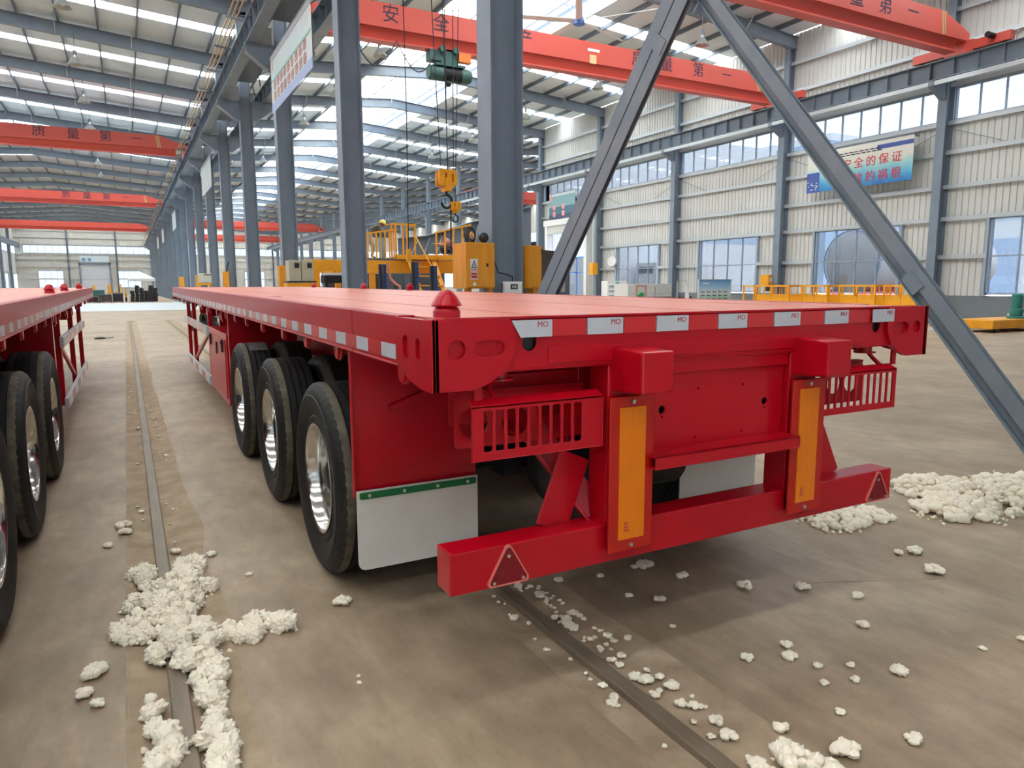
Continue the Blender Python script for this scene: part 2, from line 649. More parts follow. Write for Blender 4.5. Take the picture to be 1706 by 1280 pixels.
for si, (xa, xm, xb) in enumerate(SPANS):
    for half in ((xa, xm), (xm, xb)):
        x0, x1 = half
        if si == 1:
            x0, x1 = (x0, MON[0]) if x0 < RIDGE_R - 1 else (MON[1], x1)
        for n in BAYS:
            if si == 2 and n < 5:
                continue
            ya = G(n)
            s0, s1 = ya + 7.5 * 0.535, ya + 7.5 * 0.655
            rsheet(x0, x1, ya - 7.5 + 7.5 * 0.655 if n > (BAYS[0] if si < 2 else 5) else ya, s0, 'roof_sheet', M['roof'])
            if si == 1 and n < 0:      # unseen bays of the right hall closed with sheets to dim the near floor
                rsheet(x0, x1, s0, s1, 'roof_sheet', M['roof'])
            else:
                rsheet(x0, x1, s0, s1, 'roof_light', M['frp'])
            if n == BAYS[-1]:
                rsheet(x0, x1, s1, YE, 'roof_sheet', M['roof'])
    # frames
    for n in range(BAYS[0], BAYS[-1] + 2):
        if si == 2 and n < 5:
            continue
        for x0, x1 in ((xa, xm), (xm, xb)):
            z0, z1 = roof_z(x0 + 1e-4) + 0.27, roof_z(x1 - 1e-4) + 0.27
            mm = MB()
            mm.ibeam((x0, G(n), z0), (x1, G(n), z1), 0.54, 0.26, 0.02, 0.014)
            mm.build('rafter', M['steel'], ceil)
    # purlins
    k = 0
    x = xa + 0.35
    while x < xb - 0.2:
        if not (si == 1 and MON[0] + 0.1 < x < MON[1] - 0.1):
            y0 = YB if si < 2 else 46.7
            z = roof_z(x) + 0.62
            mm = MB()
            mm.box(x - 0.01, x + 0.01, y0, YE, z - 0.1, z + 0.1)
            mm.box(x - 0.035, x + 0.045, y0, YE, z - 0.105, z - 0.093)
            mm.build('purlin', M['steel_dark'], ceil)
        x += 1.53
# fly braces, near frames only
for n in range(1, 9):
    mm = MB()
    for x in (-5.0, -2.0, 1.0, 7.5, 10.6, 21.6, 24.6):
        z = roof_z(x)
        mm.bar((x, G(n), z + 0.03), (x + 0.02, G(n) - 0.55, z + 0.6), 0.04, 0.04)
        mm.bar((x, G(n), z + 0.03), (x + 0.02, G(n) + 0.55, z + 0.6), 0.04, 0.04)
    mm.build('fly_braces', M['galv'], ceil)
# ridge ventilator with translucent sheets over the right bay
zc = roof_z(MON[0]) + 0.72
for n in BAYS:
    y0, y1 = G(n), G(n + 1)
    for xs, bl in ((MON[0], 0), (MON[1], 1)):
        mm = MB()
        mm.add([(xs, y0, zc), (xs, y1, zc), (xs, y1, zc + 0.95), (xs, y0, zc + 0.95)], [(0, 1, 2, 3)])
        mm.build('ridge_side_sheet', M['frp_blue'] if n >= 0 else M['roof'], ceil)  # unseen ridge bays made opaque to dim the near floor
    for k, (xa, xb) in enumerate(((MON[0] - 0.3, RIDGE_R), (RIDGE_R, MON[1] + 0.3))):
        za, zb = (zc + 0.95, zc + 1.35) if k == 0 else (zc + 1.35, zc + 0.95)
        mm = MB()
        mm.add([(xa, y0, za), (xb, y0, zb), (xb, y1, zb), (xa, y1, za)], [(0, 1, 2, 3)])
        mm.build('ridge_roof_sheet', (M['frp_cream'] if k == 0 else M['frp_blue']) if n >= 0 else M['roof'], ceil)  # opaque over the unseen bays too, to hold back light
for n in range(BAYS[0], BAYS[-1] + 1):
    mm = MB()
    for f in (0.0, 0.25, 0.5, 0.75):
        y = G(n) + 7.5 * f
        for xa, xb in ((MON[0], MON[0] + 0.7), (MON[1], MON[1] - 0.7)):
            pts = [(xa + (xb - xa) * (1 - math.cos(t)), y, zc + 0.95 * math.sin(t)) for t in [math.pi / 2 * q / 5 for q in range(6)]]
            mm.tube(pts, 0.022, 5)
        mm.bar((MON[0], y, zc + 0.9), (RIDGE_R, y, zc + 1.3), 0.04, 0.05)
        mm.bar((RIDGE_R, y, zc + 1.3), (MON[1], y, zc + 0.9), 0.04, 0.05)
        mm.bar((MON[0] + 0.4, y, zc + 0.02), (RIDGE_R, y + 1.87, zc + 1.25), 0.03, 0.03)
        mm.bar((MON[1] - 0.4, y, zc + 0.02), (RIDGE_R, y + 1.87, zc + 1.25), 0.03, 0.03)
    for xx, zz in ((MON[0] + 0.05, zc + 0.02), (MON[1] - 0.05, zc + 0.02), (RIDGE_R, zc + 1.26), (MON[0] + 0.7, zc + 0.85), (MON[1] - 0.7, zc + 0.85)):
        mm.box(xx - 0.04, xx + 0.04, G(n), G(n + 1), zz - 0.04, zz + 0.04)
    mm.build('ridge_frame', M['galv'], ceil)

# ------------------------------------------------------------------ right wall
def corr(x, y0, y1, z0, z1, sgn=-1, pitch=0.235, dep=0.035):
    """ribbed sheet in the plane x, ribs standing up, proud side towards sgn"""
    mm = MB()
    n = max(1, int(round((y1 - y0) / pitch)))
    p = (y1 - y0) / n
    pr = []
    for i in range(n):
        a = y0 + i * p
        pr += [(a, 0), (a + p * 0.72, 0), (a + p * 0.78, 1), (a + p * 0.94, 1)]
    pr.append((y1, 0))
    vs = []
    for y, d in pr:
        vs += [(x - sgn * dep * d, y, z0), (x - sgn * dep * d, y, z1)]
    fs = [(2 * i, 2 * i + 1, 2 * i + 3, 2 * i + 2) for i in range(len(pr) - 1)]
    mm.add(vs, fs)
    return mm
wr = struct('wall_right')
WN = range(-5, 4)                       # wall bay n between GW(n) and GW(n+1)
ZD, ZW0, ZW1, ZU0, ZU1, ZT = 1.08, 1.12, 3.92, 7.58, 8.82, 12.9
win_no = 0
def window(x, y0, y1, z0, z1, cols, rows, faces=-1, axis='y', glass='glass'):
    """window in a wall; axis y: plane x=const, axis x: plane y=const (then y0,y1 are x)"""
    global win_no
    win_no += 1
    t = struct('window_%d' % win_no)
    def bx(mm, d0, d1, a0, a1, zz0, zz1):
        if axis == 'y':
            mm.box(x + d0, x + d1, a0, a1, zz0, zz1)
        else:
            mm.box(a0, a1, x + d0, x + d1, zz0, zz1)
    f = 0.07
    mm = MB()
    bx(mm, -0.09, 0.05, y0, y1, z0, z0 + f)
    bx(mm, -0.09, 0.05, y0, y1, z1 - f, z1)
    bx(mm, -0.09, 0.05, y0, y0 + f, z0, z1)
    bx(mm, -0.09, 0.05, y1 - f, y1, z0, z1)
    mm.build('window_frame', M['frame'], t)
    for i in range(1, cols):
        a = y0 + (y1 - y0) * i / cols
        mm = MB()
        bx(mm, -0.05, 0.03, a - 0.022, a + 0.022, z0 + f, z1 - f)
        mm.build('mullion', M['frame'], t)
    for i in range(1, rows):
        a = z0 + (z1 - z0) * i / rows
        mm = MB()
        bx(mm, -0.055, 0.035, y0 + f, y1 - f, a - 0.026, a + 0.026)
        mm.build('transom', M['frame'], t)
    for i in range(cols):
        for j in range(rows):
            mm = MB()
            a0, a1 = y0 + (y1 - y0) * i / cols, y0 + (y1 - y0) * (i + 1) / cols
            b0, b1 = z0 + (z1 - z0) * j / rows, z0 + (z1 - z0) * (j + 1) / rows
            if axis == 'y':
                mm.add([(x, a0, b0), (x, a1, b0), (x, a1, b1), (x, a0, b1)], [(0, 1, 2, 3)])
            else:
                mm.add([(a0, x, b0), (a1, x, b0), (a1, x, b1), (a0, x, b1)], [(0, 1, 2, 3)])
            mm.build('pane', M[glass], t)
    return t
for n in WN:
    y0, y1 = GW(n), GW(n + 1)
    a, b = y0 + 1.6, y1 - 1.85          # lower window
    door = n == 3
    m = MB()
    if not door:
        m.box(XR - 0.02, XR + 0.25, y0, y1, 0, ZD)
        m.build('dado_wall', M['dado'], wr)
        corr(XR, y0, a, ZD, ZW1).build('cladding_panel', M['clad'], wr)
        corr(XR, b, y1, ZD, ZW1).build('cladding_panel', M['clad'], wr)
        window(XR, a, b, ZW0, ZW1, 4, 2)
        corr(XR, y0, y1, ZW1, ZU0).build('cladding_panel', M['clad'], wr)
    else:
        corr(XR, y0, y0 + 1.2, 0, ZU0).build('cladding_panel', M['clad'], wr)
        corr(XR, y1 - 1.2, y1, 0, ZU0).build('cladding_panel', M['clad'], wr)
        corr(XR, y0 + 1.2, y1 - 1.2, 5.25, ZU0).build('cladding_panel', M['clad'], wr)
    window(XR, y0 + 0.2, y1 - 0.2, ZU0, ZU1, 8, 1)
    corr(XR, y0, y1, ZU1, ZT).build('cladding_panel', M['clad2'] if False else M['clad'], wr)
    for z in ([2.52] if not door else []) + [3.95, 5.15, 6.42, 7.5, 8.88, 10.3, 11.55]:
        spans = [(y0, y1)] if z != 2.52 else [(y0, a), (b, y1)]
        if door and z < 5.2:
            continue
        for s0, s1 in spans:
            m = MB()
            m.box(XR - 0.16, XR - 0.01, s0 + 0.05, s1 - 0.05, z - 0.035, z - 0.02)
            m.box(XR - 0.165, XR - 0.15, s0 + 0.05, s1 - 0.05, z - 0.06, z + 0.1)
            m.build('girt', M['galv'], wr)
    if not door:
        for yy in (a - 0.06, b + 0.06):
            m = MB()
            m.box(XR - 0.16, XR + 0.02, yy - 0.05, yy + 0.05, ZD, ZW1)
            m.build('window_jamb', M['frame'], wr)
# wall rods
for n in (-1, 0, 1, 2):
    for s in (0, 1):
        m = MB()
        y0, y1 = GW(n), GW(n + 1)
        p, q = ((XR - 0.08, y0 + 0.2, 7.3), (XR - 0.08, y0 + 2.2, 6.5)) if s == 0 else ((XR - 0.08, y1 - 0.2, 7.3), (XR - 0.08, y1 - 2.2, 6.5))
        m.tube([p, q], 0.012, 5)
        m.build('sag_rod', M['steel'], wr)
def wall_col(y, x=27.62, ordn=None):
    t = thing('wall_column', None, None, (x, y, 0))
    m = MB()
    m.ibeam((0, 0, 0), (0, 0, 9.0), 0.5, 0.34, 0.022, 0.014, up=(1, 0, 0))
    m.build('shaft', M['steel'], t)
    m = MB()
    m.ibeam((0.08, 0, 9.0), (0.08, 0, 12.6), 0.34, 0.3, 0.02, 0.014, up=(1, 0, 0))
    m.build('upper_shaft', M['steel'], t)
    m = MB()
    m.plate([(0.0, 8.9), (-0.95, 8.9), (-0.95, 8.72), (-0.25, 8.35), (0, 8.35)], (-0.1, -0.1, 0), (1, 0, 0), (0, 0, 1), (0, 0.2, 0))
    m.build('runway_bracket', M['steel'], t)
    m = MB()
    m.box(-0.32, 0.3, -0.25, 0.25, 0, 0.03)
    m.build('base_plate', M['steel_dark'], t)
    return t
POSW = ['tenth', 'ninth', 'eighth', 'seventh', 'sixth', 'fifth', 'fourth', 'third', 'second', 'first']
wc0 = None
LBLW = {0: 'wall column beside the red slogan banner, nearer the camera', 1: 'wall column with the small yellow box, left of the slogan banner',
        2: 'wall column behind the blue sky poster stand', 3: 'wall column at the near side of the tall glazed doorway', -1: 'wall column beyond the right edge of the picture'}
for i, n in enumerate(list(range(-4, 5)) + list(range(5, 19))):
    if wc0 is None:
        wc0 = wall_col(GW(n))
        o = wc0
    else:
        o = dup(wc0, (27.62, GW(n), 0))
    if n in LBLW:
        tag(o, 'grey blue steel ' + LBLW[n], 'column')
    elif n == 4:
        tag(o, 'grey blue steel column at the far corner where the right wall ends', 'column')
    elif n < 0:
        tag(o, 'grey blue steel wall column behind the camera on the right wall', 'column', 'wall columns out of view')
    else:
        tag(o, 'grey blue steel column far off under the right crane beam', 'column', 'far columns of the right row')

# doorway bay
d = struct('door_1')
y0, y1 = GW(3) + 1.2, GW(4) - 1.2
for yy in (y0, y1):
    m = MB()
    m.box(XR - 0.5, XR + 0.1, yy - 0.15, yy + 0.15, 0, 6.1)
    m.build('door_post', M['white'], d)
m = MB()
m.box(XR - 0.55, XR + 0.1, y0 - 0.3, y1 + 0.3, 5.75, 6.15)
m.build('door_header', M['white'], d)
m = MB()
m.box(XR - 0.45, XR, y0, y1, 5.2, 5.75)
m.build('shutter_box', M['clad2'], d)
corr(XR - 0.02, y0 + 0.15, y1 - 0.15, 3.45, 5.2, pitch=0.3).build('translucent_panel', mat_frp('door_light_sheet', (0.08, 0.09, 0.11, 1), (0.2, 0.22, 0.26, 1), 0.5), d)
for i in range(3):
    a = y0 + 0.15 + (y1 - y0 - 0.3) * i / 3
    b = y0 + 0.15 + (y1 - y0 - 0.3) * (i + 1) / 3
    m = MB()
    m.add([(XR, a, 0.55), (XR, b, 0.55), (XR, b, 3.4), (XR, a, 3.4)], [(0, 1, 2, 3)])
    m.build('pane', M['glass'], d)
    m = MB()
    m.box(XR - 0.04, XR + 0.03, a - 0.04, a + 0.04, 0, 3.4)
    m.box(XR - 0.04, XR + 0.03, a, b, 2.35, 2.42)
    m.build('mullion', M['blue_paint'], d)
m = MB()
m.box(XR - 0.06, XR + 0.04, y0 + 0.15, y1 - 0.15, 0, 0.55)
m.box(XR - 0.06, XR + 0.04, y0 + 0.15, y1 - 0.15, 3.38, 3.46)
m.build('kick_panel', M['blue_paint'], d)

# far end wall, left wall, back wall
we = struct('wall_end')
def wcorr(y, x0, x1, z0, z1, name, mt, par, sgn=-1):
    mm = MB()
    n = max(1, int(round((x1 - x0) / 0.5)))
    p = (x1 - x0) / n
    pr = []
    for i in range(n):
        a = x0 + i * p
        pr += [(a, 0), (a + p * 0.7, 0), (a + p * 0.76, 1), (a + p * 0.94, 1)]
    pr.append((x1, 0))
    vs = []
    for x, dd in pr:
        vs += [(x, y - sgn * 0.03 * dd, z0), (x, y - sgn * 0.03 * dd, z1)]
    mm.add(vs, [(2 * i, 2 * i + 1, 2 * i + 3, 2 * i + 2) for i in range(len(pr) - 1)])
    return mm.build(name, mt, par)
ENDX = [(-17.5, -9.2), (-9.2, -1.2), (-1.2, 4.77), (4.77, 12.5), (12.5, 20.2), (20.2, 27.9), (27.9, 35.7), (35.7, 43.6), (43.6, 51.5)]
for i, (x0, x1) in enumerate(ENDX):
    wcorr(YE, x0, x1, 0, 2.35, 'cladding_panel', M['clad2'], we) if i not in (0, 2, 3, 5, 7) else None
    if i in (0, 2, 3, 5, 7):
        c = (x0 + x1) / 2 + (1.2 if i == 0 else (-1.0 if i == 2 else 0))
        wcorr(YE, x0, c - 2, 0, 4.5, 'cladding_panel', M['clad2'], we)
        wcorr(YE, c + 2, x1, 0, 4.5, 'cladding_panel', M['clad2'], we)
        wcorr(YE, c - 2, c + 2, 0, 1.3, 'cladding_panel', M['clad2'], we)
        window(YE, c - 2, c + 2, 1.3, 4.5, 4, 2, axis='x', glass='glass')
        wcorr(YE, x0, x1, 4.5, 7.7, 'cladding_panel', M['clad2'], we)
    else:
        wcorr(YE, x0, x1, 2.35, 7.7, 'cladding_panel', M['clad2'], we)
    if i == 0:
        wcorr(YE, x0, x0 + 1.3, 7.7, 9.2, 'cladding_panel', M['clad2'], we)
    window(YE, x0 + (1.3 if i == 0 else 0.1), x1 - 0.1, 7.7, 9.2, 6, 1, axis='x', glass='glass')
    wcorr(YE, x0, x1, 9.2, 14.0, 'cladding_panel', M['clad2'], we)
    m = MB()
    m.ibeam((x1, YE - 0.25, 0), (x1, YE - 0.25, 13), 0.35, 0.3, 0.02, 0.02)
    m.build('wall_post', M['steel'], we)
for z in (3.0, 5.2, 6.6, 7.55, 9.35, 10.6, 11.8):
    m = MB()
    m.box(XL, X3, YE - 0.2, YE - 0.02, z - 0.07, z + 0.07)
    m.build('girt', M['clad2'], we)
d2 = struct('door_2')
m = MB(); m.box(-7.3, -2.6, YE - 0.15, YE - 0.05, 0, 5.6); m.build('sliding_leaf', mat('door_pale_violet', lin(196, 198, 206), 0.6), d2)
m = MB(); m.box(-7.6, -7.3, YE - 0.3, YE - 0.05, 0, 6.0); m.box(-2.6, -2.3, YE - 0.3, YE - 0.05, 0, 6.0); m.box(-7.6, -2.3, YE - 0.3, YE - 0.05, 5.6, 6.0)
m.build('door_frame', M['steel'], d2)
bn = thing('door_banner', 'pale blue banner above the big sliding door in the far end wall', 'banner', (-4.95, YE - 0.35, 6.1))
m = MB(); m.box(-2.4, 2.4, 0, 0.04, 0, 1.25); m.build('sheet', mat('banner_pale', lin(200, 214, 222), 0.6), bn)
m = MB(); m.plate(circ(-1.75, 0.5, 0.35, 16), (0, -0.01, 0), (1, 0, 0), (0, 0, 1), (0, 0.02, 0)); m.plate(circ(-0.8, 0.5, 0.35, 16), (0, -0.01, 0), (1, 0, 0), (0, 0, 1), (0, 0.02, 0))
m.build('printed_discs', mat('banner_blue', lin(110, 150, 180), 0.6), bn)

wl = struct('wall_left')
for y0, y1, z0, z1 in ((YB, YE, 0, 1.2), (YB, YE, 3.8, 7.6), (YB, YE, 8.9, 14)):
    m = MB(); m.box(XL - 0.2, XL, y0, y1, z0, z1); m.build('cladding_panel', M['clad'], wl)
m = MB(); m.add([(XL - .1, YB, 1.2), (XL - .1, YE, 1.2), (XL - .1, YE, 3.8), (XL - .1, YB, 3.8), (XL - .1, YB, 7.6), (XL - .1, YE, 7.6), (XL - .1, YE, 8.9), (XL - .1, YB, 8.9)], [(0, 1, 2, 3), (4, 5, 6, 7)])
m.build('glazing', M['glass'], wl)
for k in range(8):
    m = MB(); m.box(XL, XL + 0.1, 118 + 5 * k, 122.9 + 5 * k, 4.1, 7.3); m.build('white_panel', M['white'], wl)
    m = MB(); m.box(XL, XL + 0.12, 118 + 5 * k, 119 + 5 * k, 0, 4.1); m.build('pier', M['clad2'], wl)
for k in range(3):
    m = MB()
    m.ibeam((XL + 0.5, 128 + 10 * k, 0), (XL + 0.5, 128 + 10 * k, 12.4), 0.45, 0.3, 0.02, 0.02, up=(1, 0, 0))
    m.build('wall_post', M['steel'], wl)
m = MB(); m.box(XL + 0.5, XL + 0.85, 60, YE, 8.6, 9.5); m.build('runway_beam', M['steel_dark'], wl)
wb = struct('wall_back')
for z0, z1 in ((0, 1.2), (4.2, 7.6), (8.9, 14)):
    m = MB(); m.box(XL, XR, YB - 0.2, YB, z0, z1); m.build('cladding_panel', M['clad'], wb)
for x0, x1 in ((XL, -14), (-8, -5), (1, 6), (12, 15), (21, XR)):
    m = MB(); m.box(x0, x1, YB - 0.2, YB, 1.2, 4.2); m.build('cladding_panel', M['clad'], wb)
m = MB(); m.add([(XL, YB - .1, 1.2), (XR, YB - .1, 1.2), (XR, YB - .1, 8.9), (XL, YB - .1, 8.9)], [(0, 1, 2, 3)]); m.build('glazing', M['glass'], wb)
w3 = struct('wall_outer')
for z0, z1 in ((0, 1.2), (3.9, 7.6), (8.9, 13.2)):
    m = MB(); m.box(X3, X3 + 0.2, 46.8, YE, z0, z1); m.build('cladding_panel', M['clad'], w3)
m = MB(); m.add([(X3, 46.8, 1.2), (X3, YE, 1.2), (X3, YE, 8.9), (X3, 46.8, 8.9)], [(0, 1, 2, 3)]); m.build('glazing', M['glass'], w3)
w4 = struct('wall_return')
for z0, z1 in ((0, 1.2), (3.9, 7.6), (8.9, 13.2)):
    m = MB(); m.box(XR + 0.2, X3, 46.6, 46.8, z0, z1); m.build('cladding_panel', M['clad'], w4)
m = MB(); m.box(XR + 0.3, X3 + 0.2, 46.45, 46.55, 0, 13.3); m.build('outer_skin', M['out_white'], w4)
m = MB(); m.box(XR + 0.3, X3 + 0.2, 46.42, 46.45, 5, 7); m.build('outer_band', M['out_blue'], w4)
m = MB(); m.add([(XR + 0.2, 46.7, 1.2), (X3, 46.7, 1.2), (X3, 46.7, 8.9), (XR + 0.2, 46.7, 8.9)], [(0, 1, 2, 3)]); m.build('glazing', M['glass'], w4)

# ------------------------------------------------------------------ row of columns between the bays
def mid_col(y):
    t = thing('steel_column', None, None, (XC, y, 0))
    m = MB()
    m.ibeam((0, 0, 0), (0, 0, 8.95), 0.5, 0.42, 0.024, 0.014, up=(1, 0, 0))
    m.build('shaft', M['steel'], t)
    m = MB()
    m.ibeam((0, 0, 8.95), (0, 0, 12.4), 0.4, 0.34, 0.02, 0.014, up=(1, 0, 0))
    m.build('upper_shaft', M['steel'], t)
    for s in (-1, 1):
        m = MB()
        m.plate([(0.2, 8.92), (1.05, 8.92), (1.05, 8.7), (0.4, 8.2), (0.2, 8.2)], (0, -0.13, 0), (s, 0, 0), (0, 0, 1), (0, 0.02, 0))
        m.plate([(0.2, 8.92), (1.05, 8.92), (1.05, 8.7), (0.4, 8.2), (0.2, 8.2)], (0, 0.11, 0), (s, 0, 0), (0, 0, 1), (0, 0.02, 0))
        m.hexa([(s * 0.24, -0.17, 8.2), (s * 0.4, -0.17, 8.2), (s * 0.4, 0.17, 8.2), (s * 0.24, 0.17, 8.2), (s * 0.24, -0.17, 8.22), (s * 0.4, -0.17, 8.22), (s * 0.4, 0.17, 8.22), (s * 0.24, 0.17, 8.22)])
        m.bar((s * 0.4, 0, 8.2), (s * 1.05, 0, 8.7), 0.34, 0.02)
        m.box(min(s * .2, s * 1.05), max(s * .2, s * 1.05), -0.17, 0.17, 8.9, 8.94)
        m.build('corbel', M['steel'], t)
    m = MB()
    m.box(-0.35, 0.35, -0.3, 0.3, 0, 0.035)
    m.build('base_plate', M['steel_dark'], t)
    return t
c0 = None
for n in range(-2, 20):
    if c0 is None:
        c0 = mid_col(G(n)); o = c0
    else:
        o = dup(c0, (XC, G(n), 0))
    if n < 0:
        tag(o, 'grey blue steel column of the middle row, outside the frame on the right', 'column', 'middle row columns out of view')
    elif n == 0:
        tag(o, 'grey blue steel column carrying the two yellow electric cabinets behind the trailer deck', 'column')
    elif n == 1:
        tag(o, 'grey blue steel column in the middle row, left of the yellow work platform', 'column')
    elif n == 2:
        tag(o, 'grey blue steel column in the middle row, behind the big hanging banner', 'column')
    else:
        if n < 8:
            tag(o, 'grey blue steel column in the middle row, %s from the camera in view' % ORD[n], 'column')
        else:
            tag(o, 'far grey steel column near the end of the middle row', 'column', 'far columns of the middle row')

# crane runways
def runway(name, x, z0, z1, label, y0, y1, rib=0.9, b=0.34):
    t = tag(thing(name, None, None, (x, 0, 0)), label, 'crane beam')
    m = MB(); m.box(-b / 2, b / 2, y0, y1, z0, z0 + 0.025); m.build('bottom_flange', M['steel'], t)
    m = MB(); m.box(-b / 2, b / 2, y0, y1, z1 - 0.025, z1); m.build('top_flange', M['steel'], t)
    m = MB(); m.box(-0.01, 0.01, y0, y1, z0 + 0.02, z1 - 0.02); m.build('web', M['steel_dark'], t)
    m = MB(); m.box(-0.03, 0.03, y0, y1, z1, z1 + 0.02); m.build('crane_rail', M['rust'], t)
    first = None
    y = y0 + 0.4
    k = 0
    while y < min(y1, y0 + 110) and k < 140:
        if first is None:
            m = MB(); m.box(-b / 2 + 0.02, -0.01, -0.008, 0.008, z0 + 0.025, z1 - 0.025); m.box(0.01, b / 2 - 0.02, -0.008, 0.008, z0 + 0.025, z1 - 0.025)
            first = m.build('stiffener', M['steel'], t); first.location = (0, y, 0)
        else:
            o = first.copy(); COL.objects.link(o); o.location = (0, y, 0)
        y += rib; k += 1
    return t
runway('runway_beam', 26.85, 8.95, 9.6, 'grey ribbed crane beam along the right wall under the red crane ends', YB, YE, 0.85)
runway('runway_beam', XC - 0.85, 8.95, 9.6, 'grey crane beam on the left side of the middle column row', YB, YE)
runway('runway_beam', XC + 0.85, 8.95, 9.6, 'grey crane beam on the right side of the middle column row', YB, YE)
runway('runway_beam', 28.75, 8.95, 9.6, 'grey crane beam of the far third bay beyond the right wall end', 47.5, YE)
t = tag(thing('cable_tray', None, None, (26.62, 0, 8.76)), 'long galvanised tray just under the right wall crane beam', 'cable tray')
m = MB(); m.box(-0.02, 0.16, YB, 60, 0, 0.01); m.box(-0.03, -0.015, YB, 60, -0.02, 0.13); m.build('tray', M['galv'], t)
y = YB
m = MB()
while y < 60:
    m.bar((0.0, y, 0.05), (0.12, y, 0.2), 0.03, 0.03); y += 0.85
m.build('hangers', M['galv'], t, kind='stuff')
# walkway lacing between the two middle runways
t = tag(thing('runway_walkway', None, None, (XC, 0, 9.62)), 'dark lattice walkway between the two crane beams over the middle columns', 'walkway')
for n in range(-3, 16):
    m = MB()
    for s in (-1, 1):
        for k in range(5):
            ya, yb = G(n) + 1.5 * k, G(n) + 1.5 * (k + 1)
            if k % 2:
                ya, yb = yb, ya
            m.bar((s * 0.33, ya, 0), (s * 0.64, yb, 0), 0.05, 0.03)
    m.box(-0.36, -0.27, G(n) + .05, G(n) + 7.45, -0.01, 0.0)
    m.box(0.27, 0.36, G(n) + .05, G(n) + 7.45, -0.01, 0.0)
    m.box(-0.27, 0.27, G(n) + .4, G(n) + 7.1, -0.01, 0.0)
    m.build('lattice_bay', M['steel_dark'], t)
# conductor rails on the left side of the left runway
for k in range(3):
    t = tag(thing('conductor_rail', None, None, (XC - 1.2 - 0.12 * k, 0, 9.72 + 0.02 * k)), '%s of three copper coloured conductor rails along the left crane beam' % ('inner one', 'middle one', 'outer one')[k], 'conductor rail')
    m = MB(); m.box(-0.018, 0.018, YB, YE, -0.02, 0.02); m.build('bar', M['brass'], t)
m = MB()
for n in range(-6, 40):
    y = G(0) + 3.0 * n
    m.bar((XC - 1.04, y, 9.58), (XC - 1.55, y, 9.64), 0.05, 0.05)
t = tag(m.build('conductor_brackets', M['steel_dark'], None), 'row of small dark arms carrying the conductor rails', 'bracket')
t['kind'] = 'stuff'
# ------------------------------------------------------------------ trailer (local: x across, y forward from the rear face, z up)
SH = 0.0060                 # the deck climbs slightly towards the front
TLEN = 14.4
HW = 1.30
def make_tire():
    """axis along +x, outer face at x=0"""
    R = 0.52
    prof = [(0.292, 0.02), (0.31, 0.008), (0.335, 0.004), (0.345, 0.010), (0.40, -0.012), (0.45, -0.016), (0.455, -0.010), (0.475, -0.006), (0.500, 0.008), (R - 0.006, 0.022)]
    groove = []
    ribs = [(0.026, 0.066), (0.076, 0.112), (0.122, 0.158), (0.168, 0.204), (0.214, 0.254)]
    for i, (a, b) in enumerate(ribs):
        groove += [(R - (0.003 if i in (0, 4) else 0), a), (R, (a + b) / 2), (R - (0.003 if i in (0, 4) else 0), b)]
        if i < 4:
            groove += [(R - 0.016, b + 0.002), (R - 0.016, b + 0.008)]
    prof += groove
    prof += [(R - 0.006, 0.258), (0.500, 0.272), (0.45, 0.296), (0.40, 0.292), (0.335, 0.272), (0.292, 0.26)]
    def mod(i, j):
        return -0.006 if (j in (8, 9) and i % 3 == 0) else 0
    m = MB()
    m.lathe(prof, (0, 0, 0), (1, 0, 0), 168, mod)
    return m
def rim_mb():
    m = MB()
    m.lathe([(0.292, 0.03), (0.300, 0.012), (0.298, 0.002), (0.288, 0.0), (0.280, 0.006), (0.275, 0.03), (0.266, 0.045), (0.262, 0.09), (0.266, 0.13), (0.258, 0.15),
             (0.235, 0.165), (0.21, 0.17), (0.16, 0.168), (0.15, 0.16), (0.10, 0.16), (0.098, 0.12), (0.075, 0.10), (0.0, 0.098)], (0, 0, 0), (1, 0, 0), 48)
    return m

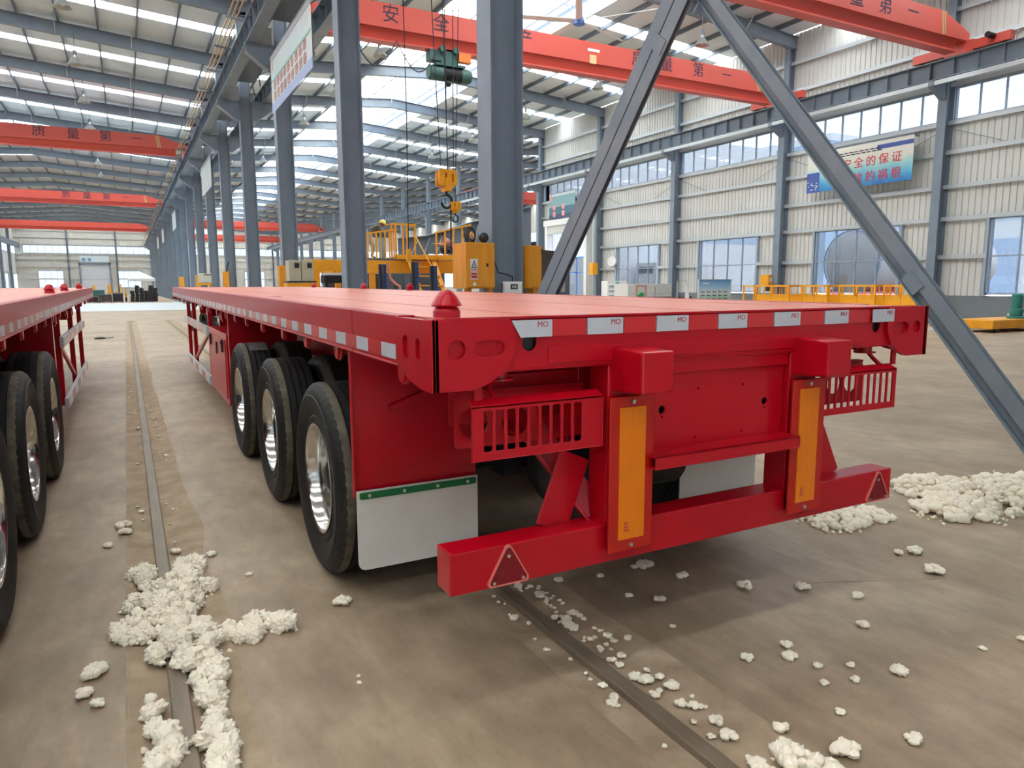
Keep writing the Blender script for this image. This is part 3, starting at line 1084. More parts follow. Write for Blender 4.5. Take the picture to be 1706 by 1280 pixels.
def make_trailer(x0):
    t = thing('flatbed_trailer', 'x', 'trailer', (x0, 2.13, 0))
    P = lambda n, mb, m='red', par=None, **k: mb.build(n, M[m] if isinstance(m, str) else m, par or t, **k)
    # deck plates
    for k in range(6):
        a = -1.235 + k * 0.4117
        m = MB(); m.box(a + 0.003, a + 0.4087, 0.02, TLEN - 0.02, 1.425, 1.438 + 0.001 * (k % 2)); m.shear(SH)
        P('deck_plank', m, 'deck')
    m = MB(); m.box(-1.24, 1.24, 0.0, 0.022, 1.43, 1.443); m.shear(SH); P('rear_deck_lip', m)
    # side rails
    for s in (-1, 1):
        for ya, yb in ((0.30, 0.90), (0.905, 5.8), (5.805, TLEN)):
            m = MB()
            X = lambda a, b: (min(s * a, s * b), max(s * a, s * b))
            m.box(*X(HW, HW - 0.008), ya, yb, 1.262, 1.44)
            m.box(*X(HW, HW - 0.062), ya, yb, 1.432, 1.442)
            m.box(*X(HW + 0.004, HW - 0.06), ya, yb, 1.258, 1.268)
            m.shear(SH)
            P('side_rail', m, bevel=0.004)
        # reflective tape pairs
        first = {}
        y = 0.335
        k = 0
        while y < TLEN - 0.2:
            for mt, yy in (('tape_white', y), ('tape_red', y + 0.17)):
                if k == 0:
                    m = MB(); m.box(*X(HW + 0.001, HW + 0.0035), 0, 0.165, 1.282, 1.335)
                    first[mt] = P('reflective_tape', m, mt)
                    first[mt].location = (0, yy, SH * yy)
                else:
                    o = first[mt].copy(); COL.objects.link(o); o.location = (0, yy, SH * yy)
            y += 0.335
            k += 1
        # lashing hooks under the rail
        m = MB()
        m.tube([(s * (HW - 0.03), 0.0 + 0.055 * math.cos(a), 1.262 - 0.065 * math.sin(a)) for a in [math.pi * q / 8 for q in range(9)]], 0.011, 6)
        m.cyl((s * (HW - 0.015), 0, 1.232), (s * (HW - 0.028), 0, 1.232), 0.038, 14)
        h0 = None
        for y in (0.33, 1.25, 1.92, 2.6, 3.4, 4.2, 4.9, 5.6, 6.4, 7.2, 8.2, 9.2, 10.4, 11.6, 12.8):
            if h0 is None:
                h0 = P('rope_hook', m, smooth=True); h0.location = (0, y, SH * y)
            else:
                o = h0.copy(); COL.objects.link(o); o.location = (0, y, SH * y)
    # rear beam with through holes
    m = MB()
    ol = [(-1.06, 1.264), (1.06, 1.264), (1.06, 1.437), (-1.06, 1.437)]
    m.plate(ol, (0, 0, 0), (1, 0, 0), (0, 0, 1), (0, 0.012, 0), [circ(-0.934, 1.352, 0.029), circ(0.934, 1.352, 0.029)])
    m.box(-1.06, 1.06, 0.0, 0.16, 1.255, 1.266)
    m.box(-1.06, 1.06, 0.14, 0.16, 1.26, 1.42)
    m.box(-0.86, 0.86, -0.006, 0.0, 1.275, 1.335)
    P('rear_beam', m, bevel=0.004)
    m = MB(); m.box(-1.06, 1.06, 0.02, 0.03, 1.3, 1.42); P('beam_hole_dark', m, 'chassis')  # black sheet standing in for the dark inside the beam holes
    # corner brackets
    for s in (-1, 1):
        m = MB()
        ol = [(-1.30, 1.204), (-1.155, 1.203), (-1.10, 1.222), (-1.031, 1.262), (-1.0, 1.32), (-0.993, 1.36), (-1.0, 1.40), (-1.018, 1.438), (-1.30, 1.438)]
        hs = [circ(-1.215, 1.342, 0.031), slot(-1.096, 1.342, 0.115, 0.052)]
        ol = [(s * a, b) for a, b in ol]
        hs = [[(s * a, b) for a, b in h] for h in hs]
        if s > 0:
            ol = ol[::-1]; hs = [h[::-1] for h in hs]
        m.plate(ol, (0, -0.016, 0), (1, 0, 0), (0, 0, 1), (0, 0.014, 0), hs)
        m.plate(ol, (0, -0.001, 0), (1, 0, 0), (0, 0, 1), (0, 0.014, 0))
        P('corner_bracket', m, bevel=0.0035)
        m = MB()
        sp = [(-0.016, 1.204), (0.08, 1.204), (0.19, 1.222), (0.30, 1.262), (0.32, 1.275), (0.32, 1.438), (-0.016, 1.438)]
        sh = [slot(0.105, 1.338, 0.04, 0.075), slot(0.225, 1.338, 0.055, 0.085)]
        m.plate(sp, (s * (HW + 0.004), 0, 0), (0, 1, 0), (0, 0, 1), (-s * 0.014, 0, 0), sh)
        m.plate(sp, (s * (HW - 0.01), 0, 0), (0, 1, 0), (0, 0, 1), (-s * 0.012, 0, 0))
        m.box(min(s * HW, s * 1.05), max(s * HW, s * 1.05), -0.016, 0.06, 1.436, 1.441)
        m.box(min(s * (HW + .002), s * (HW - .02)), max(s * (HW + .002), s * (HW - .02)), -0.013, 0.02, 1.206, 1.437)
        P('corner_side_plate', m, bevel=0.0035)
    # rear reflective tape: seven white pieces with red between
    for k in range(7):
        a = -1.014 + 0.3155 * k
        m = MB()
        if k == 0:
            m.plate([(a + 0.035, 1.372), (a + 0.16, 1.372), (a + 0.16, 1.431), (a, 1.431)], (0, -0.0185, 0), (1, 0, 0), (0, 0, 1), (0, 0.003, 0))
        else:
            m.box(a, a + 0.157, -0.009 if k < 6 else -0.0185, -0.001 if k < 6 else -0.0155, 1.372, 1.431)
        tp = P('reflective_tape', m, 'tape_white')
        text('printed_mark', 'MO', 0.028, (a + 0.122, -0.0195 if k in (0, 6) else -0.0098, 1.414), (1, 0, 0), (0, 0, 1), M['print_red'], tp, depth=0.0003)
        if k < 6:
            m = MB(); m.box(a + 0.162, a + 0.311, -0.0065, -0.001, 1.372, 1.431)
            P('reflective_tape', m, 'tape_red')
    # bulkhead between the bumper posts
    m = MB()
    hs = [circ(-0.316, 1.058, 0.017, 14), circ(0.253, 1.048, 0.017, 14)] + [circ(a, b, 0.0055, 8) for a, b in ((-0.316, 1.03), (0.253, 1.02), (0.12, 1.13), (-0.13, 1.13), (0.12, 0.93), (-0.14, 0.93))]
    m.plate([(-0.43, 0.9), (0.36, 0.9), (0.36, 1.262), (-0.43, 1.262)], (0, 0.03, 0), (1, 0, 0), (0, 0, 1), (0, 0.01, 0), hs)
    m.box(-0.43, 0.36, 0.01, 0.03, 1.205, 1.262)
    P('bulkhead_panel', m, bevel=0.003)
    m = MB(); m.box(-0.43, 0.36, 0.06, 0.065, 0.92, 1.2); P('bulkhead_hole_dark', m, 'chassis')  # black backing gives the panel holes their shade
    m = MB()
    m.box(-0.43, 0.36, -0.08, 0.03, 0.893, 0.903); m.box(-0.43, 0.36, -0.08, -0.07, 0.855, 0.903); m.box(-0.43, 0.36, -0.08, 0.0, 0.85, 0.858)
    P('bulkhead_channel', m, bevel=0.005)
    # bumper with posts, marker boards, blocks
    for a, b in ((-0.60, -0.43), (0.365, 0.535)):
        m = MB(); m.box(a, b, 0.0, 0.12, 0.55, 1.255); P('bumper_post', m, bevel=0.006)
        m = MB()
        x0_, x1_ = a + 0.015, a + 0.16
        m.hexa([(x0_, -0.18, 1.165), (x1_, -0.18, 1.165), (x1_, 0.02, 1.155), (x0_, 0.02, 1.155), (x0_, -0.18, 1.315), (x1_, -0.18, 1.315), (x1_, 0.02, 1.322), (x0_, 0.02, 1.322)])
        P('buffer_block', m, bevel=0.008)
        m = MB(); m.box(a - 0.015, a + 0.19, -0.038, -0.026, 0.54, 1.138); bo = P('marker_board', m, 'board_red', bevel=0.003)
        m = MB(); m.box(a + 0.027, a + 0.148, -0.042, -0.037, 0.588, 1.098); P('yellow_panel', m, 'board_yellow', bo)
        m = MB()
        for zz in (0.563, 1.118):
            m.cyl((a + 0.088, -0.046, zz), (a + 0.088, -0.036, zz), 0.008, 10)
        P('screws', m, 'zinc', bo, kind='stuff')
        text('printed_mark', '3M', 0.034, (a + 0.066, -0.0425, 0.635), (0, 0, 1), (-1, 0, 0), M['print_red'], bo, depth=0.0004)
    m = MB(); m.box(-1.245, 1.125, 0.0, 0.12, 0.492, 0.645); P('bumper_bar', m, bevel=0.006)
    for cx in (-1.025, 1.015):
        def tri(k):
            return rtri(cx, 0.563, 0.098 * k)
        def rtri(cx, cz, r):
            pts = []
            for q in range(3):
                an = math.pi / 2 + q * 2 * math.pi / 3
                px_, pz_ = cx + r * 0.80 * math.cos(an), cz - 0.012 + r * 0.80 * math.sin(an)
                for e in range(-3, 4):
                    b = an + e * math.pi / 9
                    pts.append((px_ + r * 0.14 * math.cos(b), pz_ + r * 0.14 * math.sin(b)))
            return pts
        m = MB(); m.plate(tri(1.0), (0, -0.012, 0), (1, 0, 0), (0, 0, 1), (0, 0.011, 0), [tri(0.9)])
        rf = P('triangle_reflector', m, mat('reflector_rim', lin(216, 110, 100), 0.3, coat=0.5) if 'reflector_rim' not in bpy.data.materials else bpy.data.materials['reflector_rim'])
        m = MB(); m.plate(tri(0.9), (0, -0.009, 0), (1, 0, 0), (0, 0, 1), (0, 0.008, 0)); P('reflector_lens', m, mat('reflector_red', lin(122, 2, 20), 0.3, spec=0.3, coat=0.15, bump=0.3, bscale=120) if 'reflector_red' not in bpy.data.materials else bpy.data.materials['reflector_red'], rf)
        m = MB()
        for dx, dz in ((0, 0.045), (-0.058, -0.045), (0.058, -0.045)):
            m.cyl((cx + dx, -0.014, 0.558 + dz), (cx + dx, -0.008, 0.558 + dz), 0.006, 10)
        P('screws', m, 'zinc', rf, kind='stuff')
    # light guards with slots and lamp mounting plates
    for s in (-1, 1):
        X = lambda a: s * a
        m = MB()
        a0, a1 = (-1.158, -0.625) if s < 0 else (0.575, 1.10)
        hs = []
        st = a0 + 0.042 if s < 0 else a0 + 0.012
        for k in range(9 if s < 0 else 11):
            c = st + 0.0455 * k + 0.018
            if s < 0:
                hs.append(rrect(c - 0.0165, c + 0.0165, 0.985, 1.128, 0.006, 2))
            else:
                hs.append(rrect(c - 0.0165, c + 0.0165, 0.985, 1.128, 0.006, 2))
        m.plate([(a0, 0.955), (a1, 0.955), (a1, 1.145), (a0, 1.145)], (0, -0.005, 0), (1, 0, 0), (0, 0, 1), (0, 0.008, 0), hs)
        m.hexa([(a0, -0.005, 1.137), (a1, -0.005, 1.137), (a1, 0.035, 1.158), (a0, 0.035, 1.158), (a0, -0.005, 1.145), (a1, -0.005, 1.145), (a1, 0.035, 1.166), (a0, 0.035, 1.166)])
        P('light_guard', m, bevel=0.002)
        m = MB()
        b0, b1 = (-1.15, -0.60) if s < 0 else (0.60, 1.08)
        if s < 0:
            ol = rrect(b0, b1, 0.965, 1.165, 0.02, 3)
            hs = [circ(-1.075, 1.055, 0.058), circ(-0.905, 1.048, 0.058), circ(-0.745, 1.05, 0.058)]
        else:
            ol = rrect(b0, b1, 0.965, 1.165, 0.02, 3)
            hs = [circ(0.745, 1.065, 0.05), circ(0.87, 1.065, 0.05), circ(0.995, 1.065, 0.05)]
        m.plate(ol, (0, 0.16, 0), (1, 0, 0), (0, 0, 1), (0, 0.008, 0), hs)
        m.box(b0, b1, 0.16, 0.2, 1.16, 1.172)
        P('lamp_plate', m)
        m = MB()
        m.bar((s * 1.12, 0.03, 1.25), (s * 1.12, 0.03, 1.16), 0.03, 0.01, (0, 1, 0))
        m.cyl((s * 1.0, 0.1, 1.262), (s * 1.0, 0.1, 1.222), 0.032, 14)
        m.cyl((s * 1.0, 0.1, 1.222), (s * 1.0, 0.1, 1.216), 0.05, 14)
        m.tube([(s * 1.03, 0.1, 1.216), (s * 1.05, 0.09, 1.19), (s * 1.05, 0.05, 1.16), (s * 1.07, 0.02, 1.14)], 0.011, 6)
        P('guard_hanger', m, smooth=True)
    m = MB(); m.box(-1.06, 1.06, 0.24, 0.34, 1.14, 1.215); m.box(-0.60, 0.535, 0.2, 0.34, 1.12, 1.26); P('rear_cross_beam', m, bevel=0.004)
    m = MB(); m.box(-1.06, 1.06, 0.42, 0.43, 1.0, 1.26); P('rear_shield', m)
    # bumper braces
    for s in (-1, 1):
        m = MB()
        m.bar((s * 0.785, 0.1, 0.63), (s * 0.665, 0.12, 0.9), 0.14, 0.012, (0, 1, 0))
        P('bumper_brace', m, bevel=0.003)
        m = MB()
        m.bar((s * 0.75, 0.3, 0.98), (s * 0.56, 0.09, 0.63), 0.10, 0.012, (0, 1, 0.3))
        m.bar((s * 0.80, 0.3, 0.96), (s * 0.61, 0.09, 0.62), 0.012, 0.06, (0, 1, 0.3))
        P('bumper_brace', m, bevel=0.003)
    # main beams, cross members
    for s in (-1, 1):
        m = MB()
        m.box(s * .5 - 0.08, s * .5 + 0.08, 0.43, 13.8, 0.84, 0.856); m.box(s * .5 - 0.08, s * .5 + 0.08, 0.43, 13.8, 1.24, 1.256); m.box(s * .5 - 0.006, s * .5 + 0.006, 0.43, 13.8, 0.85, 1.25)
        m.shear(SH); P('main_beam', m)
    c = None
    y = 0.75
    while y < 14.2:
        if c is None:
            m = MB(); m.box(-1.27, 1.27, -0.006, 0.006, 1.27, 1.42); m.box(-1.27, 1.27, -0.035, 0.035, 1.268, 1.278)
            c = P('cross_member', m); c.location = (0, y, SH * y)
        else:
            o = c.copy(); COL.objects.link(o); o.location = (0, y, SH * y)
        y += 0.62
    m = MB(); m.box(-1.29, 1.29, TLEN - 0.03, TLEN, 1.2, 1.44); m.shear(SH); P('front_beam', m)
    # wheels
    AX = (1.68, 3.16, 4.72)
    tire_mb, rim_ = make_tire(), rim_mb()
    proto = rim_.build('wheel', M['alu'], t, smooth=True, ang=50)
    tr = tire_mb.build('tire', M['rubber'], proto, smooth=True, ang=28)
    tr.data.materials.append(M['rubber_dust'])
    npf = len(tr.data.polygons)
    nprof = 39
    for pf in tr.data.polygons:
        rr = [math.hypot(tr.data.vertices[i].co.y, tr.data.vertices[i].co.z) for i in pf.vertices]
        xx = [tr.data.vertices[i].co.x for i in pf.vertices]
        if min(rr) > 0.511 and max(xx) < 0.07 and min(xx) > 0.02:
            pf.material_index = 1
    m = MB()
    for k in range(10):
        an = 2 * math.pi * k / 10
        m.cyl((0.168, 0.13 * math.cos(an), 0.13 * math.sin(an)), (0.135, 0.13 * math.cos(an), 0.13 * math.sin(an)), 0.014, 6)
    m.build('lug_nuts', M['zinc'], proto, kind='stuff')
    m = MB(); m.lathe([(0.088, 0.16), (0.088, 0.07), (0.06, 0.055), (0.0, 0.05)], (0, 0, 0), (1, 0, 0), 20); m.build('hub_cap', M['chassis'], proto, smooth=True)
    k = 0
    for s in (-1, 1):
        for y in AX:
            for inner in (0, 1):
                off = HW + 0.005 - 0.335 * inner
                loc = (s * off, y, 0.515)
                rz = 0 if s < 0 else math.pi
                if k == 0:
                    proto.location = loc
                else:
                    dup(proto, loc, rz=rz)
                k += 1
    for y in AX:
        m = MB(); m.cyl((-1.1, y, 0.515), (1.1, y, 0.515), 0.065, 14); m.cyl((-0.62, y, 0.515), (-0.72, y, 0.515), 0.2, 18); m.cyl((0.62, y, 0.515), (0.72, y, 0.515), 0.2, 18)
        P('axle', m, 'chassis', smooth=True)
        for s in (-1, 1):
            m = MB()
            for q in range(5):
                l = 0.6 - 0.09 * q
                m.box(s * 0.5 - 0.045, s * 0.5 + 0.045, y - l, y + l, 0.62 - 0.018 * q, 0.634 - 0.018 * q)
            m.box(s * 0.5 - 0.05, s * 0.5 + 0.05, y - 0.74, y - 0.6, 0.6, 0.86)
            P('leaf_spring', m, 'chassis')
    for y, z in ((0.78, 0.66), (2.42, 0.7)):  # black tanks added to darken the gap under the trailer
        m = MB(); m.lathe([(0.0, -0.44), (0.1, -0.43), (0.165, -0.38), (0.165, 0.38), (0.1, 0.43), (0.0, 0.44)], (-0.02, y, z), (1, 0, 0), 20); m.box(-0.3, -0.26, y - 0.02, y + 0.02, z + 0.1, 1.2); m.box(0.22, 0.26, y - 0.02, y + 0.02, z + 0.1, 1.2)
        P('dark_fill_tank', m, 'chassis', smooth=True)
    # rear and front mud panels with white flaps
    for s in (-1, 1):
        sx = lambda a, b: (min(s * a, s * b), max(s * a, s * b))
        m = MB()
        m.box(*sx(1.285, 0.655), 1.04, 1.046, 0.60, 1.262)
        m.box(*sx(1.285, 1.277), 1.015, 1.045, 0.575, 1.262)
        m.bar((s * 1.10, 1.025, 0.98), (s * 0.70, 1.025, 1.12), 0.03, 0.03, (0, 1, 0))
        P('mud_panel', m, bevel=0.003)
        m = MB()
        ol = rrect(*sx(1.278, 0.663), 0.225, 0.608, 0.035, 5, (1, 0, 0, 1))
        m.plate(ol, (0, 1.005, 0), (1, 0, 0), (0, 0, 1), (0, 0.008, 0))
        f = P('mud_flap', m, 'flap')
        m = MB(); m.plate(rrect(*sx(1.265, 0.672), 0.568, 0.6, 0.008, 2), (0, 0.999, 0), (1, 0, 0), (0, 0, 1), (0, 0.006, 0)); P('clamp_strip', m, 'green', f)
        m = MB()
        for q in (1.22, 1.05, 0.88, 0.72):
            m.cyl((s * q, 0.994, 0.584), (s * q, 1.0, 0.584), 0.008, 8)
        P('screws', m, 'zinc', f, kind='stuff')
        m = MB(); m.box(*sx(1.285, 0.62), 5.42, 5.43, 0.33, 1.29); m.box(*sx(1.285, 1.275), 5.40, 5.46, 0.33, 1.29); P('mud_panel', m)
        # tool box on the left side only
        if s < 0:
            m = MB(); m.box(*sx(1.285, 0.80), 5.62, 7.35, 0.32, 1.06); tb = P('tool_box', m, bevel=0.008)
            m = MB(); m.box(*sx(1.294, 1.286), 5.72, 7.25, 0.38, 1.0); dr = P('box_door', m, 'red', tb, bevel=0.003)
            m = MB()
            for yy in (5.9, 7.05):
                m.box(*sx(1.31, 1.293), yy - 0.025, yy + 0.025, 0.86, 0.99); m.box(*sx(1.318, 1.30), yy - 0.05, yy + 0.05, 0.95, 0.97)
            m.box(*sx(1.305, 1.293), 6.42, 6.52, 0.80, 0.93)
            P('latches', m, 'chassis', tb)
        # side guard rails with posts
        for z in (0.36, 0.99):
            g0, g1 = (7.55, 11.4) if s < 0 else (6.4, 10.6)
            m = MB(); m.box(*sx(1.29, 1.255), g0, g1, z - 0.055, z + 0.055); g = P('side_guard_rail', m, 'galv', bevel=0.004)
            f0 = None
            q = g0 + 0.05
            col_ = 0
            while q < g1 - 0.5:
                m = MB(); m.box(*sx(1.2935, 1.2905), q, q + 0.5, z - 0.045, z + 0.045)
                m.build('reflective_tape', M['tape_white' if col_ % 2 == 0 else 'tape_red'], g)
                q += 0.51; col_ += 1
        for y in ((7.75, 10.2, 11.3) if s < 0 else (6.6, 8.6, 10.5)):
            m = MB(); m.box(*sx(1.255, 1.20), y - 0.04, y + 0.04, 0.32, 1.3); P('guard_post', m, bevel=0.003)
        m = MB(); m.bar((s * 1.23, 10.2 if s < 0 else 8.6, 0.42), (s * 1.23, 7.9 if s < 0 else 6.7, 0.95), 0.03, 0.05); P('guard_diagonal', m)
        m = MB(); m.box(s * 0.62 - 0.07, s * 0.62 + 0.07, 11.8, 11.94, 0.12, 1.25); m.box(s * 0.62 - 0.12, s * 0.62 + 0.12, 11.75, 12.0, 0.0, 0.12); P('landing_leg', m)
        # ratchets on the rail
        for y in (6.3, 7.9, 8.9):
            m = MB(); m.cyl((s * 1.24, y, 1.2), (s * 1.14, y, 1.2), 0.045, 12); m.box(*sx(1.25, 1.13), y - 0.06, y + 0.06, 1.18, 1.26); P('strap_winch', m)
        # twist locks
        for y in ((0.17,) if s < 0 else (6.9, 9.0, 12.4)):
            zz = 1.438 + SH * y
            m = MB(); m.lathe([(0.048, 0.0), (0.048, 0.02), (0.042, 0.032), (0.028, 0.040), (0.0, 0.040)], (s * 1.17, y, zz), (0, 0, 1), 20)
            m.lathe([(0.0, 0.038), (0.050, 0.038), (0.054, 0.043), (0.050, 0.050), (0.038, 0.070), (0.026, 0.086), (0.014, 0.094), (0.0, 0.096)], (s * 1.17, y, zz), (0, 0, 1), 20)
            P('twist_lock', m, smooth=True, ang=50)
    m = MB(); m.tube([(-1.2, 1.15, 1.25), (-1.22, 1.12, 1.15), (-1.19, 1.08, 1.05)], 0.008, 6); P('cable', m, 'galv')
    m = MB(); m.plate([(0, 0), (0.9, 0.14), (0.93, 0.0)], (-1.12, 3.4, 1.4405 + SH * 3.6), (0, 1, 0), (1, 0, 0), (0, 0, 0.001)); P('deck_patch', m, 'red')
    return t

tr1 = make_trailer(2.148)
tr2 = dup(tr1, (-1.885, 2.10, 0))
tr1['label'] = 'big glossy red flatbed semi trailer with orange marker boards on its rear bumper'
tr2['label'] = 'second red flatbed trailer at the left edge, only its right side and wheels showing'
# odd pieces only the main trailer has
m = MB()
R_ = 0.528
def wr_pt(a, x):
    return (x, 6.85 + R_ * math.sin(a), 0.515 + R_ * math.cos(a))
vs, fs = [], []
for i in range(9):
    a = -0.06 - 0.42 * i / 8
    for x in (0.925, 0.955, 1.06, 1.08):
        q = wr_pt(a, x); vs.append((q[0], q[1], q[2] + 0.004 * noise.noise((x * 40, i * 0.9, 1))))
for i in range(8):
    for k in range(3):
        a = i * 4 + k
        fs.append((a, a + 1, a + 5, a + 4))
m.add(vs, fs)
m.build('foil_wrap', mat('clear_foil', lin(150, 150, 150), 0.2, metal=0.5, bump=0.5, bscale=30), tr1, world=True, smooth=True)
m = MB(); m.add([(1.95, 4.35, 1.455), (1.99, 4.33, 1.455), (2.0, 4.38, 1.455), (1.96, 4.41, 1.455)], [(0, 1, 2, 3)])
m = MB(); m.box(1.78, 1.86, 4.3, 4.33, 1.452, 1.462)
tag(m.build('dark_chip', M['rust'], None), 'tiny dark chip lying on the pink trailer deck', 'scrap')
# ------------------------------------------------------------------ X brace in the column row
def brace(p, q, label, wd, dep, recess):
    """two channels side by side; the lower one set back by recess"""
    t = tag(thing('diagonal_brace', None, None, p), label, 'brace')
    p, q = Vector(p), Vector(q)
    d = (q - p)
    dn = d.normalized()
    nrm = Vector((0, -dn.z, dn.y))          # across the member inside the frame plane
    if nrm.z < 0:
        nrm = -nrm                          # towards the upper side
    for s in (-1, 1):
        m = MB()
        hw = wd / 4 - 0.004
        o = nrm * s * (wd / 4 + 0.004) + Vector((recess if s < 0 else 0, 0, 0))
        if recess and s > 0:
            hw = wd * 0.30
            o = nrm * (wd * 0.2)
        if recess and s < 0:
            hw = wd * 0.19
            o = nrm * (-wd * 0.29) + Vector((recess, 0, 0))
        for xx in (-dep / 2, dep / 2):
            m.bar(o + Vector((xx, 0, 0)), d + o + Vector((xx, 0, 0)), hw * 2, 0.01, up=(1, 0, 0))
        m.bar(o + nrm * s * (-hw + 0.005), d + o + nrm * s * (-hw + 0.005), 0.01, dep, up=(1, 0, 0))
        if recess and s < 0:
            oo = o + nrm * (-hw - 0.006) - Vector((recess * 0.5, 0, 0))
            m.bar(oo, d + oo, 0.012, dep + recess, up=(1, 0, 0))
        m.build('channel', M['brace'], t, bevel=0.003)
    L = d.length
    k = 1.4
    while k < L - 0.5:
        m = MB()
        c = dn * k - nrm * wd * 0.1
        m.bar(c - dn * 0.07 - Vector((dep / 2 + 0.01, 0, 0)), c + dn * 0.07 - Vector((dep / 2 + 0.01, 0, 0)), wd * 0.6, 0.008, up=(1, 0, 0))
        m.build('batten_plate', M['brace'], t)
        k += 3.4
    return t
# nearest column base to the right, far column to the left; crossing at about y=5.2 z=4.25
b1 = brace((4.665, 2.05, 0.49), (4.665, 8.75, 8.48), 'pale grey blue diagonal brace falling to the lower right edge of the picture', 0.155, 0.05, 0.04)
b2 = brace((4.58, 8.68, 0.14), (4.58, 2.1, 7.94), 'dark slotted diagonal brace falling left to the base of the cabinet column', 0.34, 0.05, 0.0)

for b_, pts in ((b1, [(1.915, 0.15), (2.3, 0.72), (2.12, 0.86), (1.915, 0.86)]), (b2, [(8.985, 0.04), (8.55, 0.2), (8.66, 0.36), (8.985, 0.6)])):
    x_ = b_.location.x + (0.035 if b_ is b1 else 0.0)
    m = MB(); m.plate(pts, (x_ - 0.006, 0, 0), (0, 1, 0), (0, 0, 1), (0.012, 0, 0)); m.build('gusset_plate', M['brace'], b_, world=True)

# ------------------------------------------------------------------ bridge cranes
def crane(y, x0, x1, label, chars=(), near=True, depth=1.15, zb=9.62, et=2.9):
    t = tag(thing('bridge_crane', None, None, ((x0 + x1) / 2, y, zb)), label, 'crane')
    m = MB()
    taper = 1.5
    sec = lambda x, k: [(x, y - 0.27, zb + 0.38 + (1 - k) * 0.02), (x, y + 0.27, zb + 0.38 + (1 - k) * 0.02), (x, y + 0.27, zb + 0.38 + (depth - 0.38) * k), (x, y - 0.27, zb + 0.38 + (depth - 0.38) * k)]
    secs = [sec(x0, 0.35), sec(x0 + taper, 1.0), sec(x1 - taper, 1.0), sec(x1, 0.35)]
    for a, b in zip(secs[:-1], secs[1:]):
        m.hexa(a[0:2] + b[0:2][::-1] + [a[3], a[2], b[2], b[3]])
    g = m.build('girder', M['crane'], t, world=True)
    m = MB()
    u0, u1 = x0 + 0.6, x1 - 0.6
    m.hexa([(u0, y - 0.06, zb + 0.03), (u1, y - 0.06, zb + 0.03), (u1, y + 0.06, zb + 0.03), (u0, y + 0.06, zb + 0.03), (u0, y - 0.2, zb + 0.4), (u1, y - 0.2, zb + 0.4), (u1, y + 0.2, zb + 0.4), (u0, y + 0.2, zb + 0.4)])
    m.box(x0 + 0.6, x1 - 0.6, y - 0.2, y + 0.2, zb - 0.03, zb + 0.03)
    m.build('hoist_track', M['crane'], t, world=True)
    for xe in (x0, x1):
        m = MB()
        m.box(xe - 0.14, xe + 0.14, y - et / 2, y + et / 2, zb + 0.06, zb + 0.36)
        m.box(xe - 0.15, xe + 0.15, y - 0.5, y + 0.5, zb + 0.0, zb + 0.4)
        e = m.build('end_carriage', M['crane'], t, world=True)
        m = MB()
        for yy in (y - et / 2 + 0.25, y + et / 2 - 0.25):
            m.cyl((xe - 0.05, yy, zb + 0.18), (xe + 0.05, yy, zb + 0.18), 0.17, 16)
        m.cyl((xe - 0.1, y - et / 2 + 0.55, zb + 0.3), (xe - 0.5, y - et / 2 + 0.55, zb + 0.3), 0.1, 12)
        m.build('wheels', M['chassis'], e, world=True)
    for ch, x, sz in chars:
        text('lettering', ch, sz, (x, y - 0.275, zb + 0.80), (1, 0, 0), (0, 0, 1), M['char_blue'], g, world=True, depth=0.004)
    if near:
        m = MB()
        for f in (0.0, 0.12):
            m.hexa([(x1 - taper - 0.1 + f, y - 0.276, zb + 0.4), (x1 - taper - 0.02 + f, y - 0.276, zb + 0.4), (x1 - taper - 0.02 + f, y - 0.27, zb + 0.4), (x1 - taper - 0.1 + f, y - 0.27, zb + 0.4),
                    (x1 - taper - 0.2 + f, y - 0.276, zb + depth - .02), (x1 - taper - 0.12 + f, y - 0.276, zb + depth - .02), (x1 - taper - 0.12 + f, y - 0.27, zb + depth - .02), (x1 - taper - 0.2 + f, y - 0.27, zb + depth - .02)])
        m.build('stripes', M['brass'], t, world=True)
    return t, g
XA, XB = XC + 0.85, 26.85
ch = [('安', 8.35, 0.62), ('全', 10.15, 0.62), ('生', 12.0, 0.62), ('产', 13.45, 0.62), ('质', 18.6, 0.62), ('量', 20.1, 0.62), ('第', 21.8, 0.62), ('一', 23.4, 0.55)]
c1, g1 = crane(24.2, XA, XB, 'red bridge crane with dark Chinese characters, spanning the right bay above the trailer', ch)
m = MB(); m.box(16.2, 16.75, 23.918, 23.93, 10.42, 10.52); m.build('maker_plate', M['white'], g1, world=True)
m = MB(); m.box(16.3, 16.6, 23.918, 23.93, 9.98, 10.3); m.build('safety_notice', mat('notice_cream', lin(228, 190, 140), 0.6), g1, world=True)
m = MB(); m.tube([(7.0 + 0.15 * k, 23.85, 9.62 - 0.9 * abs(math.sin(k * math.pi / 10))) for k in range(0, 22)], 0.02, 5); m.build('festoon_cable', M['black'], g1, world=True)
ch2 = [('质', 19.4, 0.7), ('量', 20.75, 0.7), ('第', 22.15, 0.7), ('一', 23.6, 0.6)]
c2, g2 = crane(16.0, XA, XB, 'nearest red bridge crane, cut off by the top right of the picture', ch2, et=3.4)
crane(111.0, XA, XB, 'far red bridge crane of the right bay seen between the columns', et=2.9, near=False)
crane(141.0, XA, XB, 'farthest red bridge crane of the right bay, low between the columns', et=2.9, near=False)
XA2, XB2 = XL + 0.7, XC - 0.85
chl = [('质', -3.82, 0.7), ('量', -2.11, 0.7), ('第', -0.45, 0.7), ('一', 1.2, 0.6)]
chm = [('质', -4.53, 0.75), ('量', -2.77, 0.75), ('第', -1.07, 0.75), ('一', 0.6, 0.6)]
crane(50.7, XA2, XB2, 'nearest red bridge crane of the left bay with blurred dark characters', chl)
crane(83.7, XA2, XB2, 'second red bridge crane of the left bay, behind the nearest one', chm)
